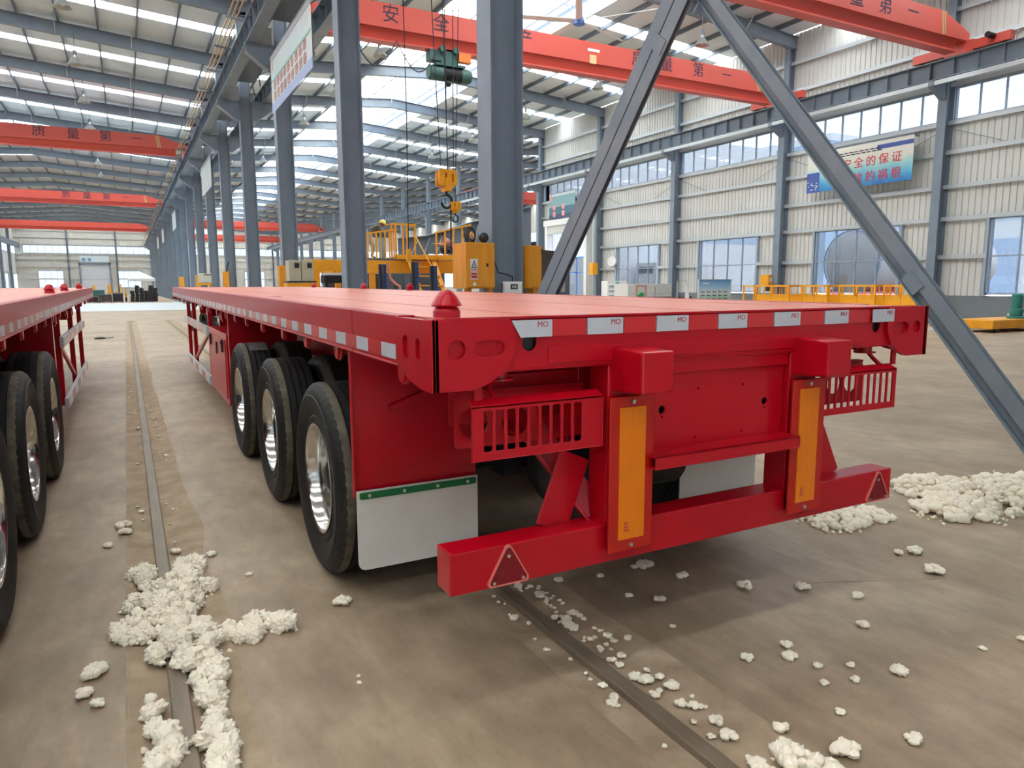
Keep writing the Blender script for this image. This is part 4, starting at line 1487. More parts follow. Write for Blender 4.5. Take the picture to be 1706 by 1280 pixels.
crane(121.6, XA2, XB2, 'farthest red bridge crane of the left bay in front of the end wall', near=False)
crane(64.0, 28.75, 50.8, 'red bridge crane in the third bay, beyond the cabinet column', near=False)

def hoist(x, y, label, z=9.6):
    t = tag(thing('electric_hoist', None, None, (x, y, z)), label, 'hoist')
    m = MB()
    m.lathe([(0.0, -0.75), (0.2, -0.75), (0.25, -0.7), (0.25, -0.25), (0.0, -0.25)], (0, 0, -0.72), (1, 0, 0), 20)
    m.build('gearbox', M['green_machine'], t, smooth=True)
    m = MB(); m.lathe([(0.0, -0.25)] + [(0.235 + 0.012 * (k % 2), -0.25 + 0.03 * k) for k in range(24)] + [(0.0, 0.46)], (0, 0, -0.72), (1, 0, 0), 20); m.build('rope_drum', M['chassis'], t)
    m = MB(); m.lathe([(0.0, 0.44), (0.26, 0.44), (0.26, 0.7), (0.2, 0.85), (0.0, 0.86)], (0, 0, -0.72), (1, 0, 0), 20); m.build('motor', M['green_machine'], t, smooth=True)
    m = MB(); m.box(-0.55, 0.55, -0.24, 0.24, -0.5, -0.42); m.box(-0.35, 0.3, -0.2, -0.17, -0.45, 0.05); m.box(-0.35, 0.3, 0.17, 0.2, -0.45, 0.05)
    m.cyl((-0.3, -0.32, 0.02), (-0.3, 0.32, 0.02), 0.11, 14); m.cyl((0.2, -0.32, 0.02), (0.2, 0.32, 0.02), 0.11, 14)
    m.box(-0.75, -0.35, -0.2, 0.2, -0.35, 0.0)
    m.build('trolley', M['green_machine'], t)
    m = MB(); m.box(0.3, 0.75, -0.3, -0.08, -0.32, -0.02); m.build('control_box', mat('hoist_orange', lin(236, 128, 50), 0.5) if 'hoist_orange' not in bpy.data.materials else bpy.data.materials['hoist_orange'], t)
    m = MB(); m.lathe([(0.0, -0.09), (0.09, -0.08), (0.11, 0), (0.09, 0.08), (0.0, 0.09)], (-0.05, -0.1, -1.05), (1, 0, 0), 14); m.build('rope_guide', M['chassis'], t, smooth=True)
    return t
hoist(10.5, 24.2, 'green electric hoist under the lettered red bridge crane')
h2 = hoist(6.95, 16.0, 'green electric hoist of the nearest crane, above the picture, holding the yellow hook block')
def hook_block(par, dx, dz, s, nm='hook_block'):
    m = MB()
    m.plate(rrect(dx - 0.24 * s, dx + 0.24 * s, dz - 0.2 * s, dz + 0.2 * s, 0.08 * s, 4), (0, -0.14 * s, 0), (1, 0, 0), (0, 0, 1), (0, 0.1 * s, 0), [slot(dx - 0.06 * s, dz, 0.05 * s, 0.24 * s), slot(dx + 0.12 * s, dz, 0.05 * s, 0.2 * s)])
    m.plate(rrect(dx - 0.24 * s, dx + 0.24 * s, dz - 0.2 * s, dz + 0.2 * s, 0.08 * s, 4), (0, 0.04 * s, 0), (1, 0, 0), (0, 0, 1), (0, 0.1 * s, 0))
    m.box(dx - 0.2 * s, dx + 0.2 * s, -0.05 * s, 0.05 * s, dz - 0.1 * s, dz + 0.1 * s)
    m.box(dx - 0.08 * s, dx + 0.08 * s, -0.16 * s, 0.16 * s, dz - 0.32 * s, dz)
    b = m.build(nm, M['yellow'], par, smooth=True, ang=40)
    m = MB()
    m.tube([(dx, 0, dz - 0.3 * s), (dx, 0, dz - 0.40 * s)] + [(dx + 0.14 * s * math.sin(a), 0, dz - 0.56 * s + 0.16 * s * math.cos(a)) for a in [0.2 + 4.3 * q / 12 for q in range(13)]], 0.035 * s, 8)
    m.build('hook', M['chassis'], b, smooth=True)
    return b
hook_block(h2, -0.1, 4.05 - 9.6, 0.95)
hook_block(h2, 0.12, 3.42 - 9.6, 0.52)
for k, (dx, dy) in enumerate(((-0.28, 0.02), (-0.12, -0.1), (-0.02, 0.12), (0.08, -0.05))):
    m = MB(); m.tube([(dx * 0.8, dy, 4.2 - 9.6), (dx * 1.5, dy, -0.9)], 0.011, 6); m.build('hoist_rope', M['rope'], h2)
m = MB(); m.tube([(0.12, 0, 3.5 - 9.6), (0.3, 0, -0.9)], 0.01, 6); m.build('hoist_rope', M['rope'], h2)
m = MB(); m.tube([(0.02, 0.04, 3.4 - 9.6), (0.02, 0.04, 2.3 - 9.6)], 0.018, 6); m.build('sling_chain', M['chassis'], h2)
# pendant cables hanging near the crane
t = tag(thing('pendant_cable', None, None, (XA + 0.32, 16.2, 2.4)), 'thin dark pendant control cable hanging beside the second column', 'cable')
m = MB(); m.tube([(0, 0, 0), (0.03, 0, 3), (0, 0, 7.1)], 0.012, 5); m.build('cable', M['black'], t)
m = MB(); m.box(-0.05, 0.05, -0.04, 0.04, -0.3, 0.0); m.build('push_buttons', M['yellow'], t)

# ceiling fan
t = tag(thing('ceiling_fan', None, None, (17.3, 26.2, 12.35)), 'large pale industrial ceiling fan under the ridge of the right bay', 'fan')
m = MB(); m.cyl((0, 0, 0.12), (0, 0, 1.6), 0.05, 10); m.build('drop_rod', M['white'], t)
m = MB(); m.cyl((0, 0, -0.12), (0, 0, 0.14), 0.24, 20, 0.18); m.build('motor_hub', M['blue_paint'], t)
for k in range(5):
    a = 0.35 + k * 2 * math.pi / 5
    c, s_ = math.cos(a), math.sin(a)
    m = MB()
    p = lambda r, w_, z: (c * r - s_ * w_, s_ * r + c * w_, z)
    m.hexa([p(0.2, -0.14, -0.03), p(3.3, -0.11, -0.03), p(3.3, 0.11, 0.03), p(0.2, 0.14, 0.05), p(0.2, -0.14, -0.01), p(3.3, -0.11, -0.01), p(3.3, 0.11, 0.05), p(0.2, 0.14, 0.07)])
    m.build('blade', M['white'], t)

# high bay lamps
lamp0 = None
rows = [(-1.3, range(1, 10), 'left bay'), (10.4, range(2, 9), 'right bay, left row'), (21.9, range(1, 7), 'right bay, right row')]
for x, ns, nm in rows:
    for n in ns:
        y = G(n) - 0.32
        z = roof_z(x) - 1.15
        if lamp0 is None:
            lamp0 = thing('high_bay_lamp', None, None, (x, y, z))
            m = MB(); m.lathe([(0.0, 0.34), (0.07, 0.33), (0.09, 0.22), (0.13, 0.19), (0.30, -0.06), (0.31, -0.08), (0.29, -0.07), (0.12, 0.16), (0.0, 0.18)], (0, 0, 0), (0, 0, 1), 20); m.build('reflector', mat('lamp_grey', lin(170, 172, 170), 0.35, metal=0.6), lamp0, smooth=True)
            m = MB(); m.cyl((0, 0, 0.33), (0, 0, 0.52), 0.08, 12); m.build('ballast', M['steel_dark'], lamp0)
            m = MB(); m.cyl((0, 0, 0.5), (0, 0.0, 1.2), 0.015, 6); m.bar((0, -0.05, 1.2), (0, 0.4, 1.2), 0.04, 0.04); m.build('hanger', M['steel_dark'], lamp0)
            m = MB(); m.ball((0, 0, 0.06), 0.09, 10, 8); m.build('bulb', M['white'], lamp0, smooth=True)
            o = lamp0
        else:
            o = dup(lamp0, (x, y, z))
        tag(o, 'unlit grey bell lamp hanging from the roof of the ' + nm, 'lamp', 'high bay lamps of the ' + nm)

# ------------------------------------------------------------------ banners
def wall_banner():
    y0, y1, z0, z1, x = 17.75, 22.65, 5.55, 7.25, 27.22
    t = tag(thing('slogan_banner', None, None, (x, (y0 + y1) / 2, z0)), 'blue and white banner with two rows of red Chinese characters on the right wall', 'banner')
    bm = bpy.data.materials.new('slogan_print')
    bm.use_nodes = True
    n, l = bm.node_tree.nodes, bm.node_tree.links
    tc_ = n.new('ShaderNodeTexCoord'); sp = n.new('ShaderNodeSeparateXYZ'); rp = n.new('ShaderNodeValToRGB'); ad = n.new('ShaderNodeMath'); ad.operation = 'MULTIPLY_ADD'
    nz = n.new('ShaderNodeTexNoise'); nz.inputs['Scale'].default_value = 1.2
    l.new(tc_.outputs['Object'], sp.inputs[0]); l.new(tc_.outputs['Object'], nz.inputs['Vector'])
    l.new(nz.outputs['Fac'], ad.inputs[0]); ad.inputs[1].default_value = 0.6
    l.new(sp.outputs['Z'], ad.inputs[2])
    mr = n.new('ShaderNodeMapRange'); mr.inputs[1].default_value = 0.2; mr.inputs[2].default_value = 1.9
    l.new(ad.outputs[0], mr.inputs[0]); l.new(mr.outputs[0], rp.inputs[0])
    e = rp.color_ramp.elements
    e[0].position = 0.0; e[0].color = lin(40, 96, 176)
    e[1].position = 1.0; e[1].color = lin(222, 222, 214)
    q = e.new(0.25); q.color = lin(70, 160, 206)
    q = e.new(0.5); q.color = lin(150, 206, 208)
    q = e.new(0.66); q.color = lin(214, 216, 206)
    l.new(rp.outputs[0], n['Principled BSDF'].inputs['Base Color'])
    n['Principled BSDF'].inputs['Roughness'].default_value = 0.5
    m = MB(); m.box(x, x + 0.03, y0, y1, z0, z1); sh = m.build('sheet', bm, t, world=True)
    red = mat('slogan_red', lin(214, 54, 76), 0.5)
    wht = mat('slogan_white', lin(236, 240, 244), 0.5)
    blu = mat('slogan_blue', lin(66, 88, 160), 0.5)
    for row, (s, z) in enumerate((('是安全的保证', z0 + 0.95), ('事故的祸根', z0 + 0.33))):
        for k, c in enumerate(s[::-1]):
            y = 18.42 + 0.56 * k
            text('lettering', c, 0.46, (x - 0.012, y, z), (0, -1, 0), (0, 0, 1), red, sh, world=True, depth=0.004)
    m = MB()
    for r in range(2):
        for k in range(8):
            y = 21.05 - 0.24 * k - 0.1 * r
            m.plate([(0, 0), (0.2, 0), (0.17, 0.045), (-0.03, 0.045)], (x - 0.004, y, z0 + 1.42 - 0.09 * r), (0, -1, 0), (0, 0, 1), (0.003, 0, 0))
    m.build('printed_dashes', M['char_blue'], sh, world=True)
    m = MB(); m.box(x - 0.004, x, y0, 19.3, z0 + 1.38, z0 + 1.55); m.build('printed_band', blu, sh, world=True)
    m = MB(); m.box(x - 0.004, x, 22.0, y1, z0, z0 + 0.85); m.build('printed_corner', blu, sh, world=True)
    m = MB()
    for k in range(14):
        yy, zz = 22.05 + random.random() * 0.5, z0 + 0.1 + random.random() * 0.35
        m.box(x - 0.006, x - 0.003, yy, yy + 0.07, zz, zz + 0.03)
    m.build('printed_lights', wht, sh, world=True)
    m = MB(); m.bar((x + 0.02, y0, z1 + 0.03), (x + 0.02, y1, z1 + 0.03), 0.03, 0.05); m.bar((x, y0 + .2, z1 + .03), (x + 0.6, y0 + .2, z1 + .03), 0.04, 0.04); m.bar((x, y1 - .2, z1 + .03), (x + 0.6, y1 - .2, z1 + .03), 0.04, 0.04); m.build('hanging_bar', M['steel'], t, world=True)
wall_banner()
def simple_banner(name, label, o, xd, w_, h_, top, mid, low, ends=None):
    """banner hanging with its lower left corner at o"""
    t = tag(thing(name, None, None, o), label, 'banner')
    xd = Vector(xd).normalized()
    nrm = xd.cross(Vector((0, 0, 1)))
    def q(name_, a, b, c, d, mt, lift, par):
        m = MB(); m.plate([(a, c), (b, c), (b, d), (a, d)], nrm * lift, xd, (0, 0, 1), -nrm * 0.006); return m.build(name_, mt, par)
    sh = q('sheet', 0, w_, 0, h_, mid, 0, t)
    e0, e1 = ends if ends else (0.2, w_ - 0.2)
    up_ = Vector((0, 0, h_ + 0.02))
    m = MB(); m.bar(xd * min(0, e0) + up_, xd * max(w_, e1) + up_, 0.03, 0.03)
    for f in (e0, e1):
        m.bar(xd * f + up_, xd * f - nrm * 0.25 + up_, 0.03, 0.03)
    m.build('hanging_bar', M['steel_dark'], t)
    q('printed_foot', 0, w_, 0, h_ * 0.16, low, 0.008, sh)
    q('printed_head', 0, w_, h_ * 0.9, h_, top, 0.008, sh)
    return t, sh, q, xd, nrm
pale = mat('banner_white', lin(214, 216, 214), 0.5, col2=lin(186, 206, 212), vscale=0.6)
viol = mat('banner_violet', lin(160, 176, 214), 0.5)
sal = mat('banner_salmon', lin(226, 150, 140), 0.5)
gry = mat('banner_grey', lin(170, 170, 176), 0.5)
teal = mat('banner_teal', lin(120, 190, 180), 0.5)
t, sh, q, xd, nrm = simple_banner('hanging_banner', 'large pale banner with faded pinkish rows of writing hung along the middle columns', (4.3, 23.3, 6.72), (0, -1, 0), 5.3, 1.62, gry, pale, viol, (-0.85, 6.6))
q('printed_logo', 0.15, 0.35, 1.2, 1.42, sal, 0.009, sh)
q('printed_swoosh', 0.05, 5.2, 0.86, 0.93, teal, 0.009, sh)
for r, zz in ((0, 0.62), (1, 0.3)):
    m = MB()
    for k in range(9):
        a = 0.4 + 0.5 * k
        for (dx, dz, ww, hh) in ((0, 0.0, 0.3, 0.03), (0, 0.11, 0.3, 0.03), (0.0, 0, 0.03, 0.22), (0.14, -0.03, 0.03, 0.28), (0.27, 0.02, 0.03, 0.2), (0.02, 0.2, 0.26, 0.025)):
            m.plate([(a + dx, zz + dz), (a + dx + ww, zz + dz), (a + dx + ww, zz + dz + hh), (a + dx, zz + dz + hh)], nrm * 0.012, xd, (0, 0, 1), -nrm * 0.005)
    m.build('printed_row', sal, sh)
for k, n in enumerate((5, 9, 12, 14)):
    simple_banner('hanging_banner', 'small white hanging banner on the middle columns, %s beyond the large one' % ('first', 'second', 'third', 'fourth')[k], (4.3, G(n) - 0.6, 6.7), (0, -1, 0), 5.2, 1.6, gry, pale, pale, (-0.6, 6.9))
t, sh, q, xd, nrm = simple_banner('door_banner', 'dark teal banner with a white header above the tall glazed doorway', (27.6, 45.5, 6.25), (0, -1, 0), 3.4, 1.75, pale, mat('banner_blue_green', lin(128, 164, 172), 0.5), mat('banner_navy', lin(60, 76, 104), 0.5))
q('printed_field', 0.0, 3.4, 0.28, 0.8, mat('banner_sea', lin(70, 110, 130), 0.5), 0.010, sh)
for a in (0.5, 1.7):
    for b in (0.15, 0.62):
        q('printed_square', a, a + 0.35, b, b + 0.35, sal, 0.012, sh)
q('printed_logo', 0.06, 0.36, 1.3, 1.68, sal, 0.012, sh)
# ------------------------------------------------------------------ cabinets round the cabinet column
def cabinet(name, label, x0, x1, y0, y1, z0, z1, mt='yellow_dull', door_side='-y'):
    t = tag(thing(name, None, None, ((x0 + x1) / 2, (y0 + y1) / 2, z0)), label, 'cabinet')
    m = MB(); m.box(x0, x1, y0, y1, z0, z1); m.build('body', M[mt], t, world=True, bevel=0.006)
    m = MB(); m.box(x0 + 0.015, x1 - 0.015, y0 - 0.014, y0 - 0.001, z0 + 0.015, z1 - 0.015); d_ = m.build('door', M[mt], t, world=True, bevel=0.004)
    return t, d_
t, d_ = cabinet('electric_cabinet', 'yellow electric cabinet with a warning sign, left of the cabinet column', 4.06, 4.50, 8.86, 9.30, 1.50, 2.12)
m = MB(); m.box(4.36, 4.39, 8.835, 8.846, 1.80, 1.84); m.build('lock', M['chassis'], d_, world=True)
m = MB(); m.box(4.12, 4.23, 8.843, 8.8465, 1.75, 1.90); sg = m.build('warning_sign', M['white'], d_, world=True)
m = MB(); m.plate([(4.13, 1.78), (4.22, 1.78), (4.175, 1.885)], (0, 8.841, 0), (1, 0, 0), (0, 0, 1), (0, 0.002, 0), [[(4.147, 1.791), (4.203, 1.791), (4.175, 1.86)]]); m.box(4.17, 4.18, 8.841, 8.8435, 1.80, 1.835); m.box(4.125, 4.225, 8.841, 8.8435, 1.757, 1.766)
m.build('warning_triangle', M['black'], t, world=True)
m = MB(); m.box(4.12, 4.23, 8.843, 8.8465, 1.615, 1.745); m.build('notice', mat('pink_notice', lin(226, 170, 170), 0.6), d_, world=True)
m = MB(); m.box(4.13, 4.22, 8.841, 8.8435, 1.69, 1.71); m.box(4.135, 4.215, 8.841, 8.8435, 1.645, 1.675); m.build('notice_lines', M['print_red'], t, world=True)
m = MB(); m.plate(circ(4.18, 1.56, 0.025, 12), (0, 8.841, 0), (1, 0, 0), (0, 0, 1), (0, 0.003, 0)); m.build('round_sticker', M['white'], d_, world=True)
m = MB(); m.box(4.1, 4.16, 8.9, 8.96, 0, 1.5); m.box(4.42, 4.48, 8.9, 8.96, 0, 1.5); m.build('stand', M['yellow_dull'], t, world=True)
m = MB()
for k in range(3):
    m.tube([(4.22 + 0.05 * math.cos(a) * (1 + .3 * k), 9.0 + 0.03 * k, 2.225 + 0.07 * math.sin(a) * (1 + .3 * k)) for a in [2 * math.pi * q / 14 for q in range(14)]], 0.012, 6, closed=True)
m.ball((4.42, 9.05, 2.2), 0.072, 10, 8)
t = tag(m.build('cable_coil', M['black'], None, smooth=True), 'coil of black cable lying on top of the signed yellow cabinet', 'cable')
t, d_ = cabinet('electric_cabinet', 'plain yellow electric cabinet on the right side of the cabinet column', 5.04, 5.25, 8.86, 9.25, 1.50, 2.10)
m = MB()
for zz in (1.58, 1.98):
    m.box(5.235, 5.247, 8.832, 8.85, zz, zz + 0.07)
m.build('hinges', M['rust'], d_, world=True)
m = MB(); m.box(5.13, 5.22, 8.9, 9.1, 0, 1.5); m.build('stand', M['yellow_dull'], t, world=True)
t = tag(thing('display_box', None, None, (4.76, 8.78, 1.36)), 'small white box with a grey display on the foot of the cabinet column', 'box')
m = MB(); m.hexa([(-0.125, 0, 0), (0.125, 0, 0), (0.125, 0.12, 0), (-0.125, 0.12, 0), (-0.125, 0, 0.235), (0.125, 0, 0.235), (0.125, 0.12, 0.235), (-0.125, 0.12, 0.235)]); m.build('case', M['white'], t, bevel=0.008)
m = MB(); m.box(-0.06, 0.05, -0.008, 0.0, 0.13, 0.2); f = m.build('bezel', M['chassis'], t)
m = MB(); m.box(-0.045, 0.035, -0.010, -0.007, 0.145, 0.185); m.build('screen', mat('lcd_grey', lin(150, 156, 150), 0.3), f)
m = MB(); m.tube([(0, 0.05, 0.23), (-0.02, 0.02, 0.3), (-0.1, 0.02, 0.33), (-0.2, 0.1, 0.36), (-0.24, 0.16, 0.55)], 0.01, 6); m.build('wire', M['black'], t)
m = MB(); m.box(-0.1, 0.1, 0.12, 0.2, 0.0, 0.2); m.build('bracket', M['steel_dark'], t)
# leaning rusty plate behind the brace
t = tag(thing('steel_plate', None, None, (7.0, 12.0, 0)), 'dark rusty steel plate standing behind the slotted brace', 'plate')
m = MB(); m.hexa([(6.55, 11.9, 0), (8.4, 13.0, 0), (8.37, 13.05, 0), (6.52, 11.95, 0), (6.60, 11.98, 2.24), (8.45, 13.08, 2.24), (8.42, 13.13, 2.24), (6.57, 12.03, 2.24)]); m.build('plate', M['rust'], t, world=True)
m = MB(); m.bar((7.4, 12.5, 1.5), (7.9, 13.5, 0), 0.06, 0.06); m.build('prop', M['rust'], t, world=True)
t = tag(thing('steel_post', None, None, (6.98, 11.0, 0)), 'short dark post with a pale label behind the foot of the slotted brace', 'post')
m = MB(); m.box(-0.14, 0.12, 0, 0.2, 0, 1.75); m.build('post', M['steel_dark'], t)
m = MB(); m.box(-0.06, 0.02, -0.01, 0.0, 1.42, 1.66); m.build('label_strip', M['tape_white'], t)

# other yellow cabinets along the row
for k, (x, y, z1, wd, lb) in enumerate(((4.40, 23.62, 2.18, 0.22, 'tall yellow cabinet on the column behind the hanging banner'), (4.45, 38.6, 2.26, 0.26, 'yellow cabinet with a black cable on the fifth middle column'),
                                (4.4, 53.6, 2.3, 0.3, 'yellow cabinet far off beside a beige welding box'), (4.3, 68.6, 2.35, 0.4, 'yellow cabinet, farthest on the middle columns'))):
    t, d_ = cabinet('electric_cabinet', lb, x - wd / 2, x + wd / 2, y - 0.2, y + 0.2, 1.5, z1)
    m = MB(); m.box(x - 0.03, x + 0.03, y - 0.03, y + 0.03, 0, 1.5); m.build('stand', M['yellow_dull'], t, world=True)
m = MB(); m.tube([(4.5, 38.6, 2.26), (4.55, 38.55, 2.5), (4.62, 38.5, 2.75)], 0.03, 6); m.build('cable', M['black'], bpy.data.objects['electric_cabinet.003'], world=True)

# beige machine cabinets on a yellow base
t = tag(thing('machine_cabinet', None, None, (4.5, 21.6, 0)), 'pair of beige machine cabinets with dark vents on a yellow base, beside the banner column', 'machine')
for k in range(2):
    a = 4.17 + 0.36 * k
    m = MB(); m.box(a, a + 0.34, 21.3, 21.8, 1.68, 2.28); b = m.build('cabinet', M['beige'], t, world=True, bevel=0.01)
    m = MB(); m.box(a + 0.16, a + 0.29, 21.292, 21.301, 2.06, 2.2); m.build('vent', M['chassis'], b, world=True)
m = MB(); m.box(4.1, 4.95, 21.28, 21.82, 1.64, 1.68); m.build('plinth', M['chassis'], t, world=True)
m = MB(); m.box(4.1, 4.95, 21.25, 21.85, 1.5, 1.63)
for a in (4.15, 4.85):
    m.box(a, a + 0.06, 21.3, 21.36, 0, 1.5); m.box(a, a + 0.06, 21.74, 21.8, 0, 1.5)
m.build('base_frame', M['yellow'], t, world=True)
t = tag(thing('welding_box', None, None, (3.62, 40, 0)), 'pale grey box with a row of dark slots on a yellow stand, between far columns', 'machine')
m = MB(); m.box(3.3, 3.9, 39.7, 40.3, 1.72, 2.2); b = m.build('body', mat('box_grey', lin(196, 200, 190), 0.6), t, world=True, bevel=0.02)
m = MB()
for k in range(5):
    m.box(3.55 + 0.07 * k, 3.59 + 0.07 * k, 39.69, 39.7, 2.08, 2.16)
m.build('slots', M['chassis'], b, world=True)
m = MB(); m.box(3.28, 3.92, 39.68, 40.32, 1.6, 1.7); m.box(3.3, 3.36, 39.7, 40.3, 0, 1.6); m.box(3.84, 3.9, 39.7, 40.3, 0, 1.6); m.build('stand', M['yellow'], t, world=True)

# ------------------------------------------------------------------ yellow work platform
PY = 24.0
t = tag(thing('work_platform', None, None, (9.2, PY, 0)), 'yellow raised work platform with railings and steps behind the trailer', 'platform')
m = MB(); m.box(7.1, 11.4, PY, PY + 1.6, 2.38, 2.48); m.build('floor_plate', M['steel_dark'], t, world=True)
m = MB(); m.box(5.4, 11.4, PY - 0.02, PY + 0.28, 1.97, 2.40); m.build('main_girder', M['yellow'], t, world=True)
m = MB(); m.box(8.3, 9.75, PY - 0.25, PY, 2.44, 2.6); m.build('edge_channel', M['yellow'], t, world=True)
m = MB(); m.hexa([(9.8, PY - 0.25, 2.42), (11.6, PY - 0.7, 2.45), (11.6, PY - 0.6, 2.45), (9.8, PY, 2.42), (9.8, PY - 0.25, 2.6), (11.6, PY - 0.7, 2.66), (11.6, PY - 0.6, 2.66), (9.8, PY, 2.6)]); m.build('edge_channel', M['yellow'], t, world=True)
for x in (5.5, 7.4, 11.0):
    m = MB(); m.box(x, x + 0.18, PY, PY + 0.18, 0, 1.97); m.build('leg', M['yellow'], t, world=True)
for i in range(7):
    x = 7.34 + 0.155 * i
    m = MB(); m.box(x - 0.02, x + 0.02, PY - 0.02, PY + 0.02, 2.45, 3.30 + 0.03 * i); m.build('railing_post', M['yellow'], t, world=True)
m = MB(); m.bar((7.3, PY, 3.29), (8.35, PY, 3.47), 0.05, 0.05); m.build('hand_rail', M['yellow'], t, world=True)
for i, x in enumerate((8.2, 8.42, 8.62, 8.84, 9.06)):
    m = MB(); m.box(x - 0.025, x + 0.025, PY + 0.2 * (i % 2), PY + 0.05 + 0.2 * (i % 2), 2.45, 3.66); m.build('gate_post', M['yellow'], t, world=True)
m = MB(); m.box(8.17, 9.09, PY - 0.03, PY + 0.02, 3.62, 3.67); m.box(8.17, 8.22, PY, PY + 0.6, 3.62, 3.66); m.box(9.04, 9.09, PY, PY + 0.6, 3.62, 3.66); m.build('gate_rail', M['yellow'], t, world=True)
for i, x in enumerate((9.74, 10.07, 10.4, 10.74, 11.04)):
    m = MB(); m.box(x - 0.025, x + 0.025, PY - 0.3, PY - 0.25, 2.5, 3.38 + 0.075 * i); m.build('railing_post', M['yellow'], t, world=True)
m = MB(); m.bar((9.7, PY - 0.27, 3.37), (11.1, PY - 0.27, 3.70), 0.05, 0.05); m.bar((11.02, PY - 0.27, 3.5), (11.3, PY - 0.27, 3.2), 0.04, 0.04); m.build('hand_rail', M['yellow'], t, world=True)
# steps
for sx in (8.75, 9.65):
    m = MB(); m.bar((sx - 0.0, PY - 0.1, 2.5), (sx + 0.30, PY - 1.4, 0.2), 0.06, 0.16, up=(1, 0, 0)); m.build('stringer', M['yellow'], t, world=True)
for k in range(6):
    f = (k + 1) / 7
    m = MB(); m.box(8.78 + 0.3 * f, 9.68 + 0.3 * f, PY - 0.2 - 1.3 * f, PY + 0.02 - 1.3 * f, 2.5 - 2.3 * f, 2.54 - 2.3 * f); m.build('tread', M['yellow'], t, world=True)
m = MB(); m.bar((9.02, PY - 0.05, 3.3), (9.3, PY - 1.0, 2.1), 0.035, 0.035); m.build('step_rail', M['yellow'], t, world=True)
m = MB(); m.bar((10.95, PY - .2, 2.42), (11.4, PY - .2, 1.75), 0.06, 0.06); m.build('knee_brace', M['yellow'], t, world=True)
t = tag(thing('steel_trestle', None, None, (5.3, 22.6, 0)), 'low yellow steel frame beside the column left of the work platform', 'frame')
m = MB(); m.box(4.95, 6.0, 22.6, 22.8, 2.02, 2.28); m.build('cross_bar', M['yellow'], t, world=True)
m = MB(); m.box(5.02, 5.18, 22.6, 22.76, 0, 2.02); m.build('leg', M['yellow'], t, world=True)
m = MB(); m.box(5.85, 6.0, 22.6, 22.76, 0, 2.02); m.build('leg', M['yellow'], t, world=True)
t = tag(thing('parts_tray', None, None, (5.6, 21.8, 0)), 'dark tray of steel parts under the yellow frame', 'tray')
m = MB(); m.box(5.25, 5.95, 21.6, 22.1, 1.62, 1.86); m.build('tray', M['chassis'], t, world=True, bevel=0.03)
m = MB(); m.box(5.3, 5.9, 21.65, 22.0, 1.86, 1.93); m.build('white_sheet', M['white'], t, world=True)
m = MB(); m.box(5.3, 5.36, 21.7, 21.76, 0, 1.62); m.box(5.84, 5.9, 21.7, 21.76, 0, 1.62); m.build('legs', M['chassis'], t, world=True)
# blue jack stands
for k, (x, y, zt, lb) in enumerate(((6.53, 20.0, 2.15, 'left one of three blue perforated jack stands'), (7.52, 20.0, 2.23, 'middle blue perforated jack stand, the tallest of three'), (8.1, 20.0, 2.12, 'right one of three blue perforated jack stands by the steps'))):
    t = tag(thing('jack_stand', None, None, (x, y, 0)), lb, 'stand')
    for s in (-1, 1):
        m = MB(); m.box(s * 0.06 - 0.045, s * 0.06 + 0.045, -0.05, 0.05, 0.05, zt); c_ = m.build('channel', M['blue'] if s > 0 else mat('jack_dark_blue%d' % k, lin(26, 38, 60), 0.5), t, bevel=0.01)
        m = MB()
        for q in range(int((zt - 0.2) / 0.13)):
            m.box(s * 0.06 - 0.012, s * 0.06 + 0.012, -0.054, -0.049, 0.2 + 0.13 * q, 0.25 + 0.13 * q)
        m.build('holes', M['chassis'], c_, kind='stuff')
    m = MB(); m.box(-0.16, 0.16, -0.12, 0.12, 0, 0.05); m.build('foot', M['blue'], t)
t = tag(thing('fabric_strap', None, None, (6.72, 20.05, 0)), 'pinkish strap hanging off the left blue jack stand', 'strap')
m = MB(); m.tube([(0, 0, 2.2), (0.02, -0.03, 1.9), (0.05, 0, 1.75), (0.2, 0, 1.6), (0.34, 0, 1.52), (0.36, 0, 1.0)], 0.035, 6); m.build('strap', M['out_red'] if False else mat('strap_pink', lin(226, 140, 120), 0.8), t, smooth=True)

# tapered grey girder being welded
t = tag(thing('plate_girder', None, None, (12.3, 26.2, 2.5)), 'dark grey tapered plate girder with slanted stiffeners on the work platform', 'girder')
m = MB(); m.plate([(9.2, 2.5), (15.0, 2.5), (15.0, 4.75), (12.2, 4.0), (10.3, 3.42), (9.2, 3.3)], (0, 26.2, 0), (1, 0, 0), (0, 0, 1), (0, 0.03, 0)); m.build('web', M['steel_dark'], t, world=True)
m = MB(); m.bar((9.2, 26.2, 3.3), (10.3, 26.2, 3.42), 0.3, 0.03); m.bar((10.3, 26.2, 3.42), (12.2, 26.2, 4.0), 0.3, 0.03); m.bar((12.2, 26.2, 4.0), (15.0, 26.2, 4.75), 0.3, 0.03); m.box(9.2, 15, 26.05, 26.35, 2.47, 2.5); m.build('flanges', M['steel_dark'], t, world=True)
for k in range(9):
    x = 9.6 + 0.52 * k
    m = MB(); m.bar((x, 26.14, 2.52), (x + 0.35, 26.14, 3.25 + 0.14 * k), 0.1, 0.02, up=(1, 0, 0)); m.build('stiffener', M['galv'], t, world=True)
m = MB(); m.box(9.5, 9.8, 26.1, 26.4, 0, 2.47); m.box(14, 14.4, 26.1, 26.4, 0, 2.47); m.build('trestle', M['steel_dark'], t, world=True)
t = tag(thing('sheet_rack', None, None, (9, 27.4, 0)), 'dark rack of upright steel sheets in the shade under the yellow platform', 'rack')
